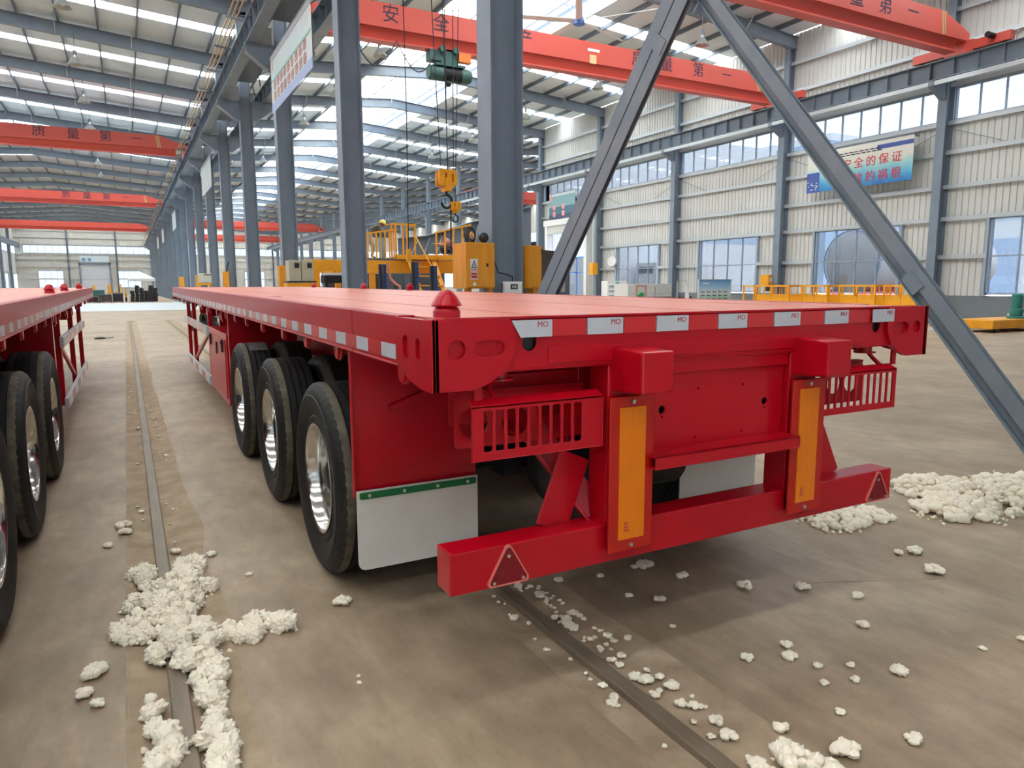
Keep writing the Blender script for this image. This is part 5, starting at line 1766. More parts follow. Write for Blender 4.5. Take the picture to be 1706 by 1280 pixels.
for k in range(9):
    m = MB(); m.box(6.6 + 0.55 * k, 7.1 + 0.55 * k, 27.2 + 0.1 * (k % 2), 27.3 + 0.1 * (k % 2), 0.05, 2.0 + 0.12 * (k % 3)); m.build('sheet', M['steel_dark'] if k % 3 else M['rust'], t, world=True)
m = MB(); m.box(6.5, 11.7, 27.1, 27.6, 0, 0.06); m.build('base', M['chassis'], t, world=True)
t = tag(thing('cloth_bundle', None, None, (10.0, 24.3, 2.5)), 'white cloth bundle lying on the work platform edge', 'cloth')
m = MB()
for k in range(8):
    m.ball((-0.35 + 0.1 * k, 0, 0.07 + 0.015 * (k % 3)), 0.08 + 0.02 * (k % 2), 8, 6, (1.3, 1, 0.8))
m.build('cloth', M['white'], t, smooth=True)

# ------------------------------------------------------------------ workers
def person(label, base, jo, rad, edges, mats, rz=0.0, head=None, facing=(1, 0, 0), extra=None):
    t = tag(thing('person', None, None, base, rz), label, 'person')
    me = bpy.data.meshes.new('body')
    names = list(jo)
    idx = {n: i for i, n in enumerate(names)}
    me.from_pydata([jo[n] for n in names], [(idx[a], idx[b]) for a, b in edges], [])
    tmp = bpy.data.objects.new('tmp', me)
    COL.objects.link(tmp)
    sk = tmp.modifiers.new('s', 'SKIN')
    sk.use_smooth_shade = True
    for i, n in enumerate(names):
        r = rad[n]
        me.skin_vertices[0].data[i].radius = (r, r)
        me.skin_vertices[0].data[i].use_root = (n == 'pelvis')
    sb = tmp.modifiers.new('d', 'SUBSURF')
    sb.levels = 1
    bpy.context.view_layer.update()
    dg = bpy.context.evaluated_depsgraph_get()
    nm = bpy.data.meshes.new_from_object(tmp.evaluated_get(dg))
    bpy.data.objects.remove(tmp)
    for q in mats:
        nm.materials.append(q)
    # material by nearest bone
    def cls(c):
        best, bm_ = 9, 0
        for a, b in edges:
            A, B = Vector(jo[a]), Vector(jo[b])
            ab = B - A
            f = max(0, min(1, (c - A).dot(ab) / ab.length_squared))
            dd = (c - (A + ab * f)).length
            if dd < best:
                best = dd
                k = a if f < 0.5 else b
                bm_ = 2 if k[:2] in ('ha', 'fi', 'he', 'ne') else (1 if k[:2] in ('hi', 'kn', 'an', 'pe') else (3 if k[:2] == 'to' else 0))
        return bm_
    for pf in nm.polygons:
        pf.material_index = cls(Vector(pf.center))
        pf.use_smooth = True
    o = bpy.data.objects.new('body', nm)
    COL.objects.link(o)
    o.parent = t
    return t
def add_hand(jo, rad, edges, wrist, hand, s, d):
    d = Vector(d).normalized()
    side = d.cross(Vector((0, 0, 1)))
    side = side.normalized() if side.length > 0.1 else Vector((1, 0, 0))
    P = Vector(jo[hand])
    for k, (off, ln) in enumerate(((-0.03, 0.06), (-0.01, 0.075), (0.01, 0.07), (0.03, 0.055))):
        n = 'finger%s%d' % (s, k)
        jo[n + 'a'] = tuple(P + side * off + d * 0.03); rad[n + 'a'] = 0.010
        jo[n] = tuple(P + side * off * 1.3 + d * (0.03 + ln) + Vector((0, 0, -0.02))); rad[n] = 0.008
        edges += [(hand, n + 'a'), (n + 'a', n)]
    n = 'finger%sT' % s
    jo[n] = tuple(P + side * 0.055 + d * 0.015); rad[n] = 0.010
    edges.append((hand, n))
SKIN = mat('skin', lin(150, 108, 84), 0.6)
def worker1():
    jo = {'pelvis': (0, 0, 0.82), 'waist': (0.10, 0, 0.98), 'chest': (0.34, 0, 1.13), 'neck': (0.47, 0, 1.17), 'head': (0.55, 0, 1.20), 'head2': (0.62, 0, 1.22)}
    rad = {'pelvis': 0.15, 'waist': 0.14, 'chest': 0.165, 'neck': 0.06, 'head': 0.09, 'head2': 0.08}
    ed = [('pelvis', 'waist'), ('waist', 'chest'), ('chest', 'neck'), ('neck', 'head'), ('head', 'head2')]
    for s, sg in (('L', 1), ('R', -1)):
        f = 0.16 * sg
        jo.update({'hip' + s: (0.0, 0.1 * sg, 0.78), 'knee' + s: (0.10 + f, 0.12 * sg, 0.46), 'ankle' + s: (0.0 + f, 0.12 * sg, 0.09), 'toe' + s: (0.16 + f, 0.12 * sg, 0.045),
                   'shoulder' + s: (0.36, 0.19 * sg, 1.12), 'elbow' + s: (0.46, 0.24 * sg, 0.86), 'wrist' + s: (0.66, 0.16 * sg, 0.80), 'hand' + s: (0.74, 0.14 * sg, 0.79)})
        rad.update({'hip' + s: 0.1, 'knee' + s: 0.07, 'ankle' + s: 0.05, 'toe' + s: 0.045, 'shoulder' + s: 0.075, 'elbow' + s: 0.052, 'wrist' + s: 0.036, 'hand' + s: 0.036})
        ed += [('pelvis', 'hip' + s), ('hip' + s, 'knee' + s), ('knee' + s, 'ankle' + s), ('ankle' + s, 'toe' + s), ('chest', 'shoulder' + s), ('shoulder' + s, 'elbow' + s), ('elbow' + s, 'wrist' + s), ('wrist' + s, 'hand' + s)]
        add_hand(jo, rad, ed, 'wrist' + s, 'hand' + s, s, (1, 0, -0.2))
    t = person('worker in grey jacket and yellow hard hat bending over the platform railing', (7.62, 24.9, 2.48), jo, rad, ed,
               [mat('jacket_grey', lin(98, 98, 86), 0.8), mat('trousers_grey', lin(168, 160, 150), 0.8), SKIN, M['chassis']])
    m = MB(); m.lathe([(0.155, -0.01), (0.13, 0.0), (0.125, 0.05), (0.10, 0.10), (0.05, 0.135), (0.0, 0.14)], (0.56, 0, 1.24), (0.3, 0, 0.95), 18); m.build('hard_hat', mat('hat_yellow', lin(232, 204, 96), 0.35), t, smooth=True)
    m = MB(); m.ball((0.69, 0.0, 1.17), 0.016, 6, 5, (1.2, 1, 1)); m.ball((0.665, 0.035, 1.2), 0.01, 6, 5); m.ball((0.665, -0.035, 1.2), 0.01, 6, 5); m.ball((0.57, 0.085, 1.18), 0.022, 6, 5, (1, .4, 1.3)); m.ball((0.57, -0.085, 1.18), 0.022, 6, 5, (1, .4, 1.3)); m.build('face_features', SKIN, t, smooth=True)
def worker2():
    jo = {'pelvis': (0, 0, 0.34), 'waist': (0.06, 0, 0.5), 'chest': (0.2, 0, 0.68), 'neck': (0.26, 0, 0.80), 'head': (0.29, 0, 0.88), 'head2': (0.31, 0, 0.95)}
    rad = {'pelvis': 0.15, 'waist': 0.14, 'chest': 0.16, 'neck': 0.06, 'head': 0.085, 'head2': 0.08}
    ed = [('pelvis', 'waist'), ('waist', 'chest'), ('chest', 'neck'), ('neck', 'head'), ('head', 'head2')]
    for s, sg in (('L', 1), ('R', -1)):
        jo.update({'hip' + s: (0.04, 0.1 * sg, 0.32), 'knee' + s: (0.38, 0.15 * sg, 0.44), 'ankle' + s: (0.18, 0.14 * sg, 0.09), 'toe' + s: (0.33, 0.15 * sg, 0.045),
                   'shoulder' + s: (0.22, 0.19 * sg, 0.68), 'elbow' + s: (0.40, 0.24 * sg, 0.52), 'wrist' + s: (0.58, 0.12 * sg, 0.56), 'hand' + s: (0.66, 0.1 * sg, 0.57)})
        rad.update({'hip' + s: 0.1, 'knee' + s: 0.07, 'ankle' + s: 0.05, 'toe' + s: 0.045, 'shoulder' + s: 0.075, 'elbow' + s: 0.052, 'wrist' + s: 0.036, 'hand' + s: 0.036})
        ed += [('pelvis', 'hip' + s), ('hip' + s, 'knee' + s), ('knee' + s, 'ankle' + s), ('ankle' + s, 'toe' + s), ('chest', 'shoulder' + s), ('shoulder' + s, 'elbow' + s), ('elbow' + s, 'wrist' + s), ('wrist' + s, 'hand' + s)]
        add_hand(jo, rad, ed, 'wrist' + s, 'hand' + s, s, (1, 0, 0))
    t = person('worker in pinkish shirt and dark trousers squatting behind the yellow railing on the platform', (10.75, 24.75, 2.48), jo, rad, ed,
               [mat('shirt_pink', lin(196, 138, 120), 0.8), mat('trousers_dark', lin(60, 60, 66), 0.8), SKIN, M['chassis']], rz=math.pi)
    m = MB(); m.lathe([(0.10, -0.03), (0.105, 0.03), (0.09, 0.08), (0.05, 0.11), (0.0, 0.115)], (0.29, 0, 0.93), (0.15, 0, 1), 16); m.build('hair', M['black'], t, smooth=True)
    m = MB(); m.ball((0.405, 0.0, 0.9), 0.016, 6, 5); m.ball((0.39, 0.035, 0.93), 0.01, 6, 5); m.ball((0.39, -0.035, 0.93), 0.01, 6, 5); m.ball((0.3, 0.085, 0.9), 0.022, 6, 5, (1, .4, 1.3)); m.ball((0.3, -0.085, 0.9), 0.022, 6, 5, (1, .4, 1.3)); m.build('face_features', SKIN, t, smooth=True)
worker1()
worker2()

# ------------------------------------------------------------------ right bay, along the wall
def cage(x, y, L_, rz, label, panels=True, D=0.9):
    t = tag(thing('guard_cage', None, None, (x, y, 0), rz), label, 'safety cage')
    ZT_ = 1.5
    for px_ in (0, L_ / 2, L_):
        for py_ in (0, D):
            m = MB(); m.box(px_ - 0.03, px_ + 0.03, py_ - 0.03, py_ + 0.03, 0, ZT_); m.build('post', M['yellow'], t)
    for py_ in (0, D):
        m = MB(); m.box(0, L_, py_ - 0.035, py_ + 0.035, ZT_ - 0.07, ZT_); m.build('top_rail', M['yellow'], t)
        for k in range(int(L_ / 0.3)):
            q = 0.15 + 0.3 * k
            m = MB(); m.box(q - 0.012, q + 0.012, py_ - 0.012, py_ + 0.012, 1.1, ZT_ - 0.05); m.build('bar', M['yellow'], t)
    for px_ in (0, L_):
        m = MB(); m.box(px_ - 0.03, px_ + 0.03, 0, D, ZT_ - 0.07, ZT_); m.build('top_rail', M['yellow'], t)
    for py_ in (0, D):
        for a, b in ((0.03, L_ / 2 - 0.02), (L_ / 2 + 0.02, L_ - 0.03)):
            m = MB(); m.box(a, b, py_ - 0.012, py_ + 0.012, 0.35, 1.1); m.build('sheet_panel', M['yellow'], t)
    m = MB(); m.box(0, L_, -0.03, 0.03, 1.06, 1.12); m.box(0, L_, D - 0.03, D + 0.03, 1.06, 1.12); m.build('mid_rail', M['yellow'], t)
    return t
RZC = -math.pi / 2
for k, (x, y, L_, lb) in enumerate(((23.55, 21.9, 1.7, 'yellow safety cage, farthest left of the row by the right wall'), (24.0, 19.95, 1.2, 'yellow safety cage, second from the left in the row by the wall'),
                                (24.45, 18.55, 1.5, 'yellow safety cage, third in the row, under the window with the tank outside'), (24.7, 16.85, 1.3, 'yellow safety cage, fourth in the row, just left of the big diagonal brace'))):
    cage(x, y, L_, RZC, lb)
t = tag(thing('end_gate', None, None, (23.55, 22.6, 0), RZC), 'small yellow gate frame at the left end of the safety cages', 'gate')
for px_ in (0, 0.6):
    m = MB(); m.box(px_ - 0.03, px_ + 0.03, -0.03, 0.03, 0, 1.48); m.build('post', M['yellow'], t)
for zz in (0.75, 1.42):
    m = MB(); m.box(0, 0.6, -0.03, 0.03, zz, zz + 0.06); m.build('rail', M['yellow'], t)
t, d_ = cabinet('switch_box', 'small yellow switch box on the wall column above the safety cages', 27.1, 27.45, 24.5, 25.0, 1.5, 1.98, 'yellow')
m = MB(); m.box(27.05, 27.5, 24.4, 24.6, 1.2, 1.5); m.build('bracket', M['chassis'], t, world=True)
m = MB(); m.box(27.2, 27.32, 24.48, 24.487, 1.66, 1.86); m.build('warning_label', M['white'], d_, world=True)
t, d_ = cabinet('switch_box', 'small yellow switch box low on the column left of the doorway window', 26.9, 27.3, 38.9, 39.3, 2.2, 2.95, 'yellow')
m = MB(); m.box(27.0, 27.45, 39.1, 39.3, 2.3, 2.8); m.build('bracket', M['chassis'], t, world=True)
m = MB(); m.tube([(27.1, 39.1, 2.95), (27.1, 39.1, 8.8)], 0.1, 8); m.build('conduit', M['galv'], t, world=True)
# transfer cart
t = tag(thing('transfer_cart', None, None, (25.2, 12.9, 0)), 'low yellow transfer cart with an upright green motor by the grey wall base', 'cart')
m = MB(); m.box(23.6, 27.0, 12.4, 13.6, 0.12, 0.40); m.build('chassis_box', M['yellow'], t, world=True, bevel=0.02)
m = MB()
for x in (24.0, 26.4):
    for y in (12.5, 13.5):
        m.cyl((x, y - 0.05, 0.12), (x, y + 0.05, 0.12), 0.12, 14)
m.build('wheels', M['chassis'], t, world=True)
m = MB(); m.lathe([(0, 0), (0.26, 0), (0.26, 0.06), (0.17, 0.08), (0.2, 0.2), (0.2, 0.3), (0.15, 0.32), (0.15, 0.5), (0.17, 0.5), (0.17, 0.75), (0.12, 0.8), (0.0, 0.8)], (25.55, 12.75, 0.4), (0, 0, 1), 18); m.build('motor', mat('motor_green', lin(40, 124, 116), 0.5), t, world=True, smooth=True, ang=30)
m = MB(); m.box(25.9, 26.5, 12.6, 13.2, 0.4, 0.55); m.build('gearbox', M['galv'], t, world=True, bevel=0.02)
t = tag(thing('timber_stack', None, None, (25.3, 14.3, 0)), 'low stack of pale boards on the floor left of the yellow cart', 'timber')
for k in range(3):
    m = MB(); m.box(24.6, 26.3, 14.1 + 0.2 * k, 14.28 + 0.2 * k, 0.02 + 0.0 * k, 0.28); m.build('board', mat('pale_board', lin(176, 160, 140), 0.8) if 'pale_board' not in bpy.data.materials else bpy.data.materials['pale_board'], t, world=True)

# vending / tool cabinets, boxes, boards
t = tag(thing('tool_vending_cabinet', None, None, (24.5, 33.0, 0)), 'white tool cabinet with shelf compartments and a green centre strip', 'cabinet')
m = MB(); m.box(23.85, 25.2, 33, 33.6, 0, 1.75); m.build('body', M['white'], t, world=True, bevel=0.01)
for a in (23.9, 24.7):
    for k in range(5):
        m = MB(); m.box(a, a + 0.44, 32.985, 33.0, 0.3 + 0.27 * k, 0.52 + 0.27 * k); b = m.build('compartment', M['out_white'], t, world=True)
        m = MB(); m.box(a + 0.05, a + 0.4, 32.978, 32.986, 0.33 + 0.27 * k, 0.4 + 0.27 * k); m.build('shelf_goods', M['steel'], b, world=True)
m = MB(); m.box(24.4, 24.64, 32.98, 33.0, 0.1, 1.7); m.build('centre_strip', mat('mint', lin(120, 208, 180), 0.5), t, world=True)
m = MB(); m.box(24.46, 24.58, 32.97, 32.985, 1.0, 1.35); m.build('screen', M['chassis'], t, world=True)
for k, (a, b, lb) in enumerate(((22.98, 24.75, 'cream coloured crate beside the white tool cabinet'), (24.82, 25.9, 'pale grey crate right of the cream crate'))):
    t = tag(thing('storage_crate', None, None, ((a + b) / 2, 30, 0)), lb, 'crate')
    m = MB(); m.box(a, b, 30, 31.2, 0.1, 1.57); m.build('body', M['clad'] if k == 0 else M['clad2'], t, world=True, bevel=0.01)
    m = MB()
    for q in range(4):
        zz = 0.4 + 0.33 * q
        m.box(a, b, 29.985, 30.0, zz, zz + 0.03)
    m.build('ribs', M['galv'], t, world=True)
    m = MB(); m.box(a + .05, a + 0.2, 30.1, 31.1, 0, 0.1); m.box(b - .2, b - 0.05, 30.1, 31.1, 0, 0.1); m.build('feet', M['chassis'], t, world=True)
t = tag(thing('test_rig', None, None, (23.3, 29.0, 0)), 'small rusty portal frame holding a green round valve', 'frame')
m = MB(); m.box(22.75, 22.81, 29.0, 29.06, 0, 1.5); m.box(23.32, 23.38, 29.0, 29.06, 0, 1.5); m.box(22.75, 23.38, 29.0, 29.06, 1.44, 1.5); m.build('portal', mat('pink_steel', lin(176, 120, 100), 0.7), t, world=True)
m = MB(); m.lathe([(0, -0.1), (0.14, -0.1), (0.17, 0), (0.14, 0.1), (0, 0.1)], (23.05, 29.03, 1.0), (0, 1, 0), 18); m.box(23.03, 23.07, 29.0, 29.06, 0, 0.9); m.build('green_valve', mat('valve_green', lin(30, 150, 80), 0.5), t, world=True, smooth=True)
t = tag(thing('pipe_rack', None, None, (24.4, 28.6, 0)), 'low row of rusty pipe ends on trestles in front of the crates', 'rack')
for k in range(9):
    m = MB(); m.cyl((22.6 + 0.38 * k, 28.2, 0.86), (22.6 + 0.38 * k, 28.9, 0.86), 0.075, 12); m.build('pipe', M['rust'], t, world=True)
m = MB(); m.box(22.4, 25.9, 28.3, 28.4, 0.7, 0.78); m.box(22.5, 22.6, 28.3, 28.4, 0, 0.7); m.box(25.7, 25.8, 28.3, 28.4, 0, 0.7); m.build('trestle', M['rust'], t, world=True)
t = tag(thing('folding_sign', None, None, (24.85, 28.0, 0)), 'white folding sign leaning in a thin frame left of the sky poster', 'sign')
m = MB(); m.box(24.55, 24.58, 28, 28.04, 0, 1.72); m.box(25.15, 25.18, 28, 28.04, 0, 1.72); m.box(24.55, 25.18, 28, 28.04, 1.69, 1.72); m.build('frame', M['galv'], t, world=True)
m = MB(); m.hexa([(24.8, 27.8, 0.05), (25.3, 27.8, 0.05), (25.3, 27.83, 0.05), (24.8, 27.83, 0.05), (25.18, 28, 1.55), (25.24, 28, 1.55), (25.24, 28.03, 1.55), (25.18, 28.03, 1.55)]); m.build('leaning_panel', M['white'], t, world=True)
t = tag(thing('poster_stand', None, None, (26.2, 27.0, 0)), 'poster board with blue sky above rows of vehicles, in front of the right wall', 'poster')
m = MB(); m.box(25.1, 27.2, 27.03, 27.07, 0.55, 1.75)
sky = bpy.data.materials.new('poster_sky'); sky.use_nodes = True
n_, l_ = sky.node_tree.nodes, sky.node_tree.links
tc_ = n_.new('ShaderNodeTexCoord'); sp_ = n_.new('ShaderNodeSeparateXYZ'); rp_ = n_.new('ShaderNodeValToRGB'); mr_ = n_.new('ShaderNodeMapRange')
l_.new(tc_.outputs['Object'], sp_.inputs[0]); l_.new(sp_.outputs['Z'], mr_.inputs[0]); mr_.inputs[1].default_value = 0.55; mr_.inputs[2].default_value = 1.75
l_.new(mr_.outputs[0], rp_.inputs[0]); l_.new(rp_.outputs[0], n_['Principled BSDF'].inputs['Base Color'])
e_ = rp_.color_ramp.elements; e_[0].position = 0; e_[0].color = lin(130, 176, 130); e_[1].position = 1; e_[1].color = lin(96, 150, 200)
for p_, c_ in ((0.3, lin(170, 204, 180)), (0.45, lin(214, 220, 214)), (0.75, lin(140, 184, 216))):
    q_ = e_.new(p_); q_.color = c_
bd = m.build('board', sky, t, world=True)
m = MB(); m.box(25.06, 25.1, 27, 27.1, 0, 1.8); m.box(27.2, 27.24, 27, 27.1, 0, 1.8); m.box(25.06, 27.24, 27, 27.1, 1.75, 1.79); m.build('frame', M['galv'], t, world=True)
m = MB()
for r in range(3):
    for k in range(5):
        a, zz = 25.25 + 0.38 * k, 1.12 - 0.17 * r
        m.box(a, a + 0.26, 27.024, 27.03, zz, zz + 0.05); m.box(a + 0.02, a + 0.09, 27.024, 27.03, zz + 0.05, zz + 0.09)
m.build('printed_vehicles', M['steel_dark'], bd, world=True)
m = MB(); m.box(25.32, 25.75, 27.024, 27.03, 1.56, 1.62); m.build('printed_header', M['white'], bd, world=True)
t = tag(thing('wall_fan', None, None, (27.5, 37.6, 3.0)), 'small white fan unit on the wall left of the farthest low window', 'fan')
m = MB(); m.lathe([(0, -0.08), (0.3, -0.08), (0.33, 0), (0.3, 0.08), (0, 0.08)], (0, 0, 0), (1, 0.4, 0), 18); m.build('guard', M['white'], t, smooth=True)
m = MB(); m.bar((0.05, 0, 0), (0.35, 0, -0.1), 0.05, 0.05); m.build('arm', M['galv'], t)

# ------------------------------------------------------------------ far end of the left bay
t = tag(thing('canopy_tent', None, None, (1.5, 86, 0)), 'small white canopy tent with a pitched roof at the far end of the left bay', 'tent')
m = MB(); m.add([(0.2, 84.8, 2.36), (2.8, 84.8, 2.36), (2.8, 87.4, 2.36), (0.2, 87.4, 2.36), (1.5, 86.1, 3.05), (0.2, 84.8, 2.1), (2.8, 84.8, 2.1), (2.8, 87.4, 2.1), (0.2, 87.4, 2.1)], [(0, 1, 4), (1, 2, 4), (2, 3, 4), (3, 0, 4), (0, 5, 6, 1), (1, 6, 7, 2), (2, 7, 8, 3), (3, 8, 5, 0)]); m.build('roof_cloth', M['white'], t, world=True)
for x in (0.25, 2.75):
    for y in (84.85, 87.35):
        m = MB(); m.box(x - 0.03, x + 0.03, y - 0.03, y + 0.03, 0, 2.15); m.build('leg', M['galv'], t, world=True)
for k in range(6):
    t = tag(thing('steel_stack', None, None, (0.6 + 0.42 * k, 82.5, 0)), 'dark stack of steel profiles by the white tent, %s from the left' % ORD[k].replace('nearest', 'first'), 'stack', 'steel stacks by the tent')
    for q in range(6):
        m = MB(); z0 = 0.02 + 0.27 * q
        a = 0.36 + 0.42 * k + 0.03 * ((q * 7 + k * 3) % 3 - 1)
        if q < 4 + (k * 5) % 3:
            m.box(a, a + 0.37, 81.6 + 0.2 * (k % 2), 84, z0, z0 + 0.235); m.build('profile', M['chassis'], t, world=True)
            m = MB(); m.box(a, a + 0.3, 81.8, 83.8, z0 + 0.235, z0 + 0.27); m.build('spacer', M['chassis'], t, world=True)
for k, (x, w_, h_, z0) in enumerate(((-2.85, 0.22, 1.7, 0.0), (-2.2, 0.3, 1.2, 0), (-1.5, 0.3, 1.75, 0), (-0.95, 0.3, 1.0, 0), (-0.45, 0.15, 1.75, 0), (-0.05, 0.1, 1.4, 0))):
    t = tag(thing('yellow_jig', None, None, (x, 84, 0)), 'yellow upright machine jig far off in the left bay, %s from the left' % ORD[k].replace('nearest', 'first'), 'jig', 'yellow jigs at the far end')
    m = MB(); m.box(-w_ / 2, w_ / 2, -0.2, 0.2, 0, h_); m.build('body', M['yellow'], t, bevel=0.03)
    m = MB(); m.box(-w_ / 2 - 0.06, w_ / 2 + 0.08, -0.3, 0.2, h_ * 0.4, h_ * 0.55); m.build('arm', M['yellow'], t, bevel=0.03)
    m = MB(); m.box(-w_ / 2 - 0.05, w_ / 2 + 0.05, -0.35, -0.2, 0, h_ * 0.3); m.build('foot', M['chassis'], t)
for k, (a, b, z1, mt) in enumerate(((-4.3, -3.3, 0.82, 'beige'), (-3.25, -2.45, 0.6, 'chassis'), (-2.4, -1.3, 0.8, 'rust'), (-1.2, -0.3, 0.9, 'chassis'))):
    t = tag(thing('parts_crate', None, None, ((a + b) / 2, 80.5, 0)), ('tan', 'black', 'brown', 'dark')[k] + ' parts crate on the floor at the far end of the left bay', 'crate')
    m = MB(); m.box(a, b, 80, 81.2, 0.08, z1); m.build('body', M[mt], t, world=True, bevel=0.02)
    m = MB(); m.box(a, a + 0.1, 80, 81.2, 0, 0.08); m.box(b - 0.1, b, 80, 81.2, 0, 0.08); m.build('feet', M['chassis'], t, world=True)
    m = MB(); m.box(a - 0.02, b + 0.02, 79.98, 81.22, z1 - 0.08, z1); m.build('rim', M['steel_dark'], t, world=True)
t = tag(thing('teal_machine', None, None, (-2.4, 82.6, 0)), 'small teal machine among the yellow jigs at the far end', 'machine')
m = MB(); m.box(-0.6, 0.5, -0.3, 0.3, 0.5, 1.2); m.build('body', M['green_machine'], t, bevel=0.05)
m = MB(); m.box(-0.5, -0.4, -0.2, 0.2, 0, 0.5); m.box(0.3, 0.4, -0.2, 0.2, 0, 0.5); m.build('legs', M['chassis'], t)
# dark tyre bundle beyond the main trailer, by its front
t = tag(thing('hose_bundle', None, None, (2.3, 27, 0)), 'black hoses and tyres lying past the front of the main trailer', 'hose')
m = MB()
for k in range(3):
    m.lathe([(0.2, -0.08), (0.33, -0.1), (0.36, 0), (0.33, 0.1), (0.2, 0.08)], (-0.35 + 0.45 * k, 0.2 * k, 0.36), (1, 0.3 * k, 0), 20, close=True)
m.build('tyres', M['rubber'], t, smooth=True)
t = tag(thing('floor_rag', None, None, (-0.78, 24.4, 0.0)), 'black rag lying on the bare floor left of the worn rail', 'rag')
m = MB(); m.ball((0, 0, 0.02), 0.16, 10, 6, (1, 0.7, 0.3)); m.tube([(0.1, 0, 0.02), (0.35, 0.2, 0.02)], 0.012, 5); m.build('cloth', M['black'], t, smooth=True)

# ------------------------------------------------------------------ outside, seen through the glass
og = struct('ground_outside')
m = MB(); m.box(XR + 0.3, 160, -60, 46.4, -0.35, -0.05); m.box(XL - 100, X3 + 60, 160, 240, -0.35, -0.05); m.build('yard_slab', M['out_ground'], og)
t = tag(thing('warehouse', None, None, (75, 25, 0)), 'pale outside hall with blue bands seen through the right wall windows', 'building')
m = MB(); m.box(70, 90, -40, 80, 0, 9); m.build('wall', M['out_white'], t, world=True)
m = MB(); m.box(69.9, 90, -40, 80, 7.2, 8.6); m.build('blue_band', M['out_blue'], t, world=True)
for k in range(8):
    m = MB(); m.box(69.85, 70, -35 + 14 * k, -29 + 14 * k, 0, 5.5); m.build('door', M['out_blue'], t, world=True)
t = tag(thing('blue_building', None, None, (60, 70, 0)), 'tall blue building outside behind the far low window', 'building')
m = MB(); m.box(48, 60, 51, 62, 0, 16); m.build('wall', M['out_blue'], t, world=True) if False else None
m = MB(); m.box(62, 66, 49, 58, 0, 16); m.build('wall', M['out_blue'], t, world=True)
m = MB(); m.box(61.9, 66.1, 48.9, 58.1, 15.5, 16.2); m.build('parapet', M['out_white'], t, world=True)
def tanker(x, y, label):
    t = tag(thing('tank_trailer', None, None, (x, y, 0)), label, 'trailer')
    m = MB(); m.lathe([(0.0, -0.25), (0.85, -0.2), (1.33, -0.08), (1.55, 0.05), (1.58, 0.2), (1.58, 10)], (0, 0, 2.6), (1, 0, 0), 36); m.build('tank', M['tank'], t, smooth=True, ang=50)
    m = MB(); m.tube([(-0.02, 1.57 * math.cos(a), 2.6 + 1.57 * math.sin(a)) for a in [2 * math.pi * q / 36 for q in range(36)]], 0.045, 6, closed=True); m.build('end_ring', M['out_blue'], t)
    m = MB(); m.box(0.2, 10, -1.25, 1.25, 0.55, 1.25); m.box(-0.1, 0.2, -1.25, 1.25, 0.5, 0.75); m.build('chassis', M['out_red'], t)
    m = MB()
    for q in (1.6, 2.9, 4.2):
        for s in (-1, 1):
            m.cyl((q, s * 1.25, 0.5), (q, s * 0.95, 0.5), 0.5, 20)
    m.build('wheels', M['rubber'], t, smooth=True)
    m = MB(); m.box(-0.1, -0.06, 0.9, 0.94, 1.2, 3.5); m.box(-0.1, -0.06, 1.25, 1.29, 1.2, 3.5)
    for q in range(7):
        m.box(-0.1, -0.06, 0.9, 1.29, 1.4 + 0.3 * q, 1.43 + 0.3 * q)
    m.build('ladder', M['out_white'], t)
tanker(32.0, 23.7, 'white tank trailer with pink red chassis outside the window behind the safety cages')
tanker(32.5, 14.2, 'white tank trailer outside the window at the right edge of the picture')
for k in range(2):
    t = tag(thing('delivery_truck', None, None, (36, 46 + 8 * k, 0)), 'white truck outside the tall glazed doorway, %s' % ('nearer' if k == 0 else 'farther'), 'truck')
    m = MB(); m.box(36, 44, 43.5 + 8 * k, 46.0 + 8 * k, 1.0, 3.2); m.build('box_body', M['out_white'], t, world=True)
    m = MB(); m.box(35.98, 36.0, 43.9 + 8 * k, 45.6 + 8 * k, 2.4, 2.9); m.build('rear_window', M['steel_dark'], t, world=True)
    m = MB(); m.box(36.1, 44, 43.6 + 8 * k, 45.9 + 8 * k, 0.5, 1.0); m.build('chassis', M['out_red'], t, world=True)
    m = MB()
    for q in (37.5, 42.5):
        m.cyl((q, 43.5 + 8 * k, 0.45), (q, 46.0 + 8 * k, 0.45), 0.45, 18)
    m.build('wheels', M['rubber'], t, world=True)

# ------------------------------------------------------------------ white fluff
def fluff_ball(m, c, r, sub=2, rough=0.28, seed=0):
    bm = bmesh.new()
    bmesh.ops.create_icosphere(bm, subdivisions=sub, radius=1.0)
    vs = []
    for v in bm.verts:
        d = v.co.normalized()
        sv = Vector((seed * 3.1, seed * 1.7, seed))
        k = 0.72 + rough * (1.1 * abs(noise.noise(d * 2.3 + sv)) + 0.7 * abs(noise.noise(d * 5.5 + sv)) + 0.12 * noise.noise(d * 11 + sv))
        q = d * r * k
        q.z *= 0.85
        vs.append(Vector(c) + q)
    fs = [[v.index for v in f.verts] for f in bm.faces]
    bm.free()
    m.add(vs, fs)
rnd = random.Random(5)
TUFT = []
for v in range(7):
    m = MB()
    n = 6 + v
    for k in range(n):
        a = rnd.random() * 6.28
        d_ = rnd.random() ** 0.6 * 0.75
        fluff_ball(m, (d_ * math.cos(a), d_ * 0.8 * math.sin(a), 0.35 + 0.35 * rnd.random() * (1 - d_)), 0.3 + 0.26 * rnd.random(), 3, 0.6, v * 20 + k)
    zmin = min(q.z for q in m.v)
    for q in m.v:
        q.z -= zmin
    TUFT.append(m)
tmesh = []
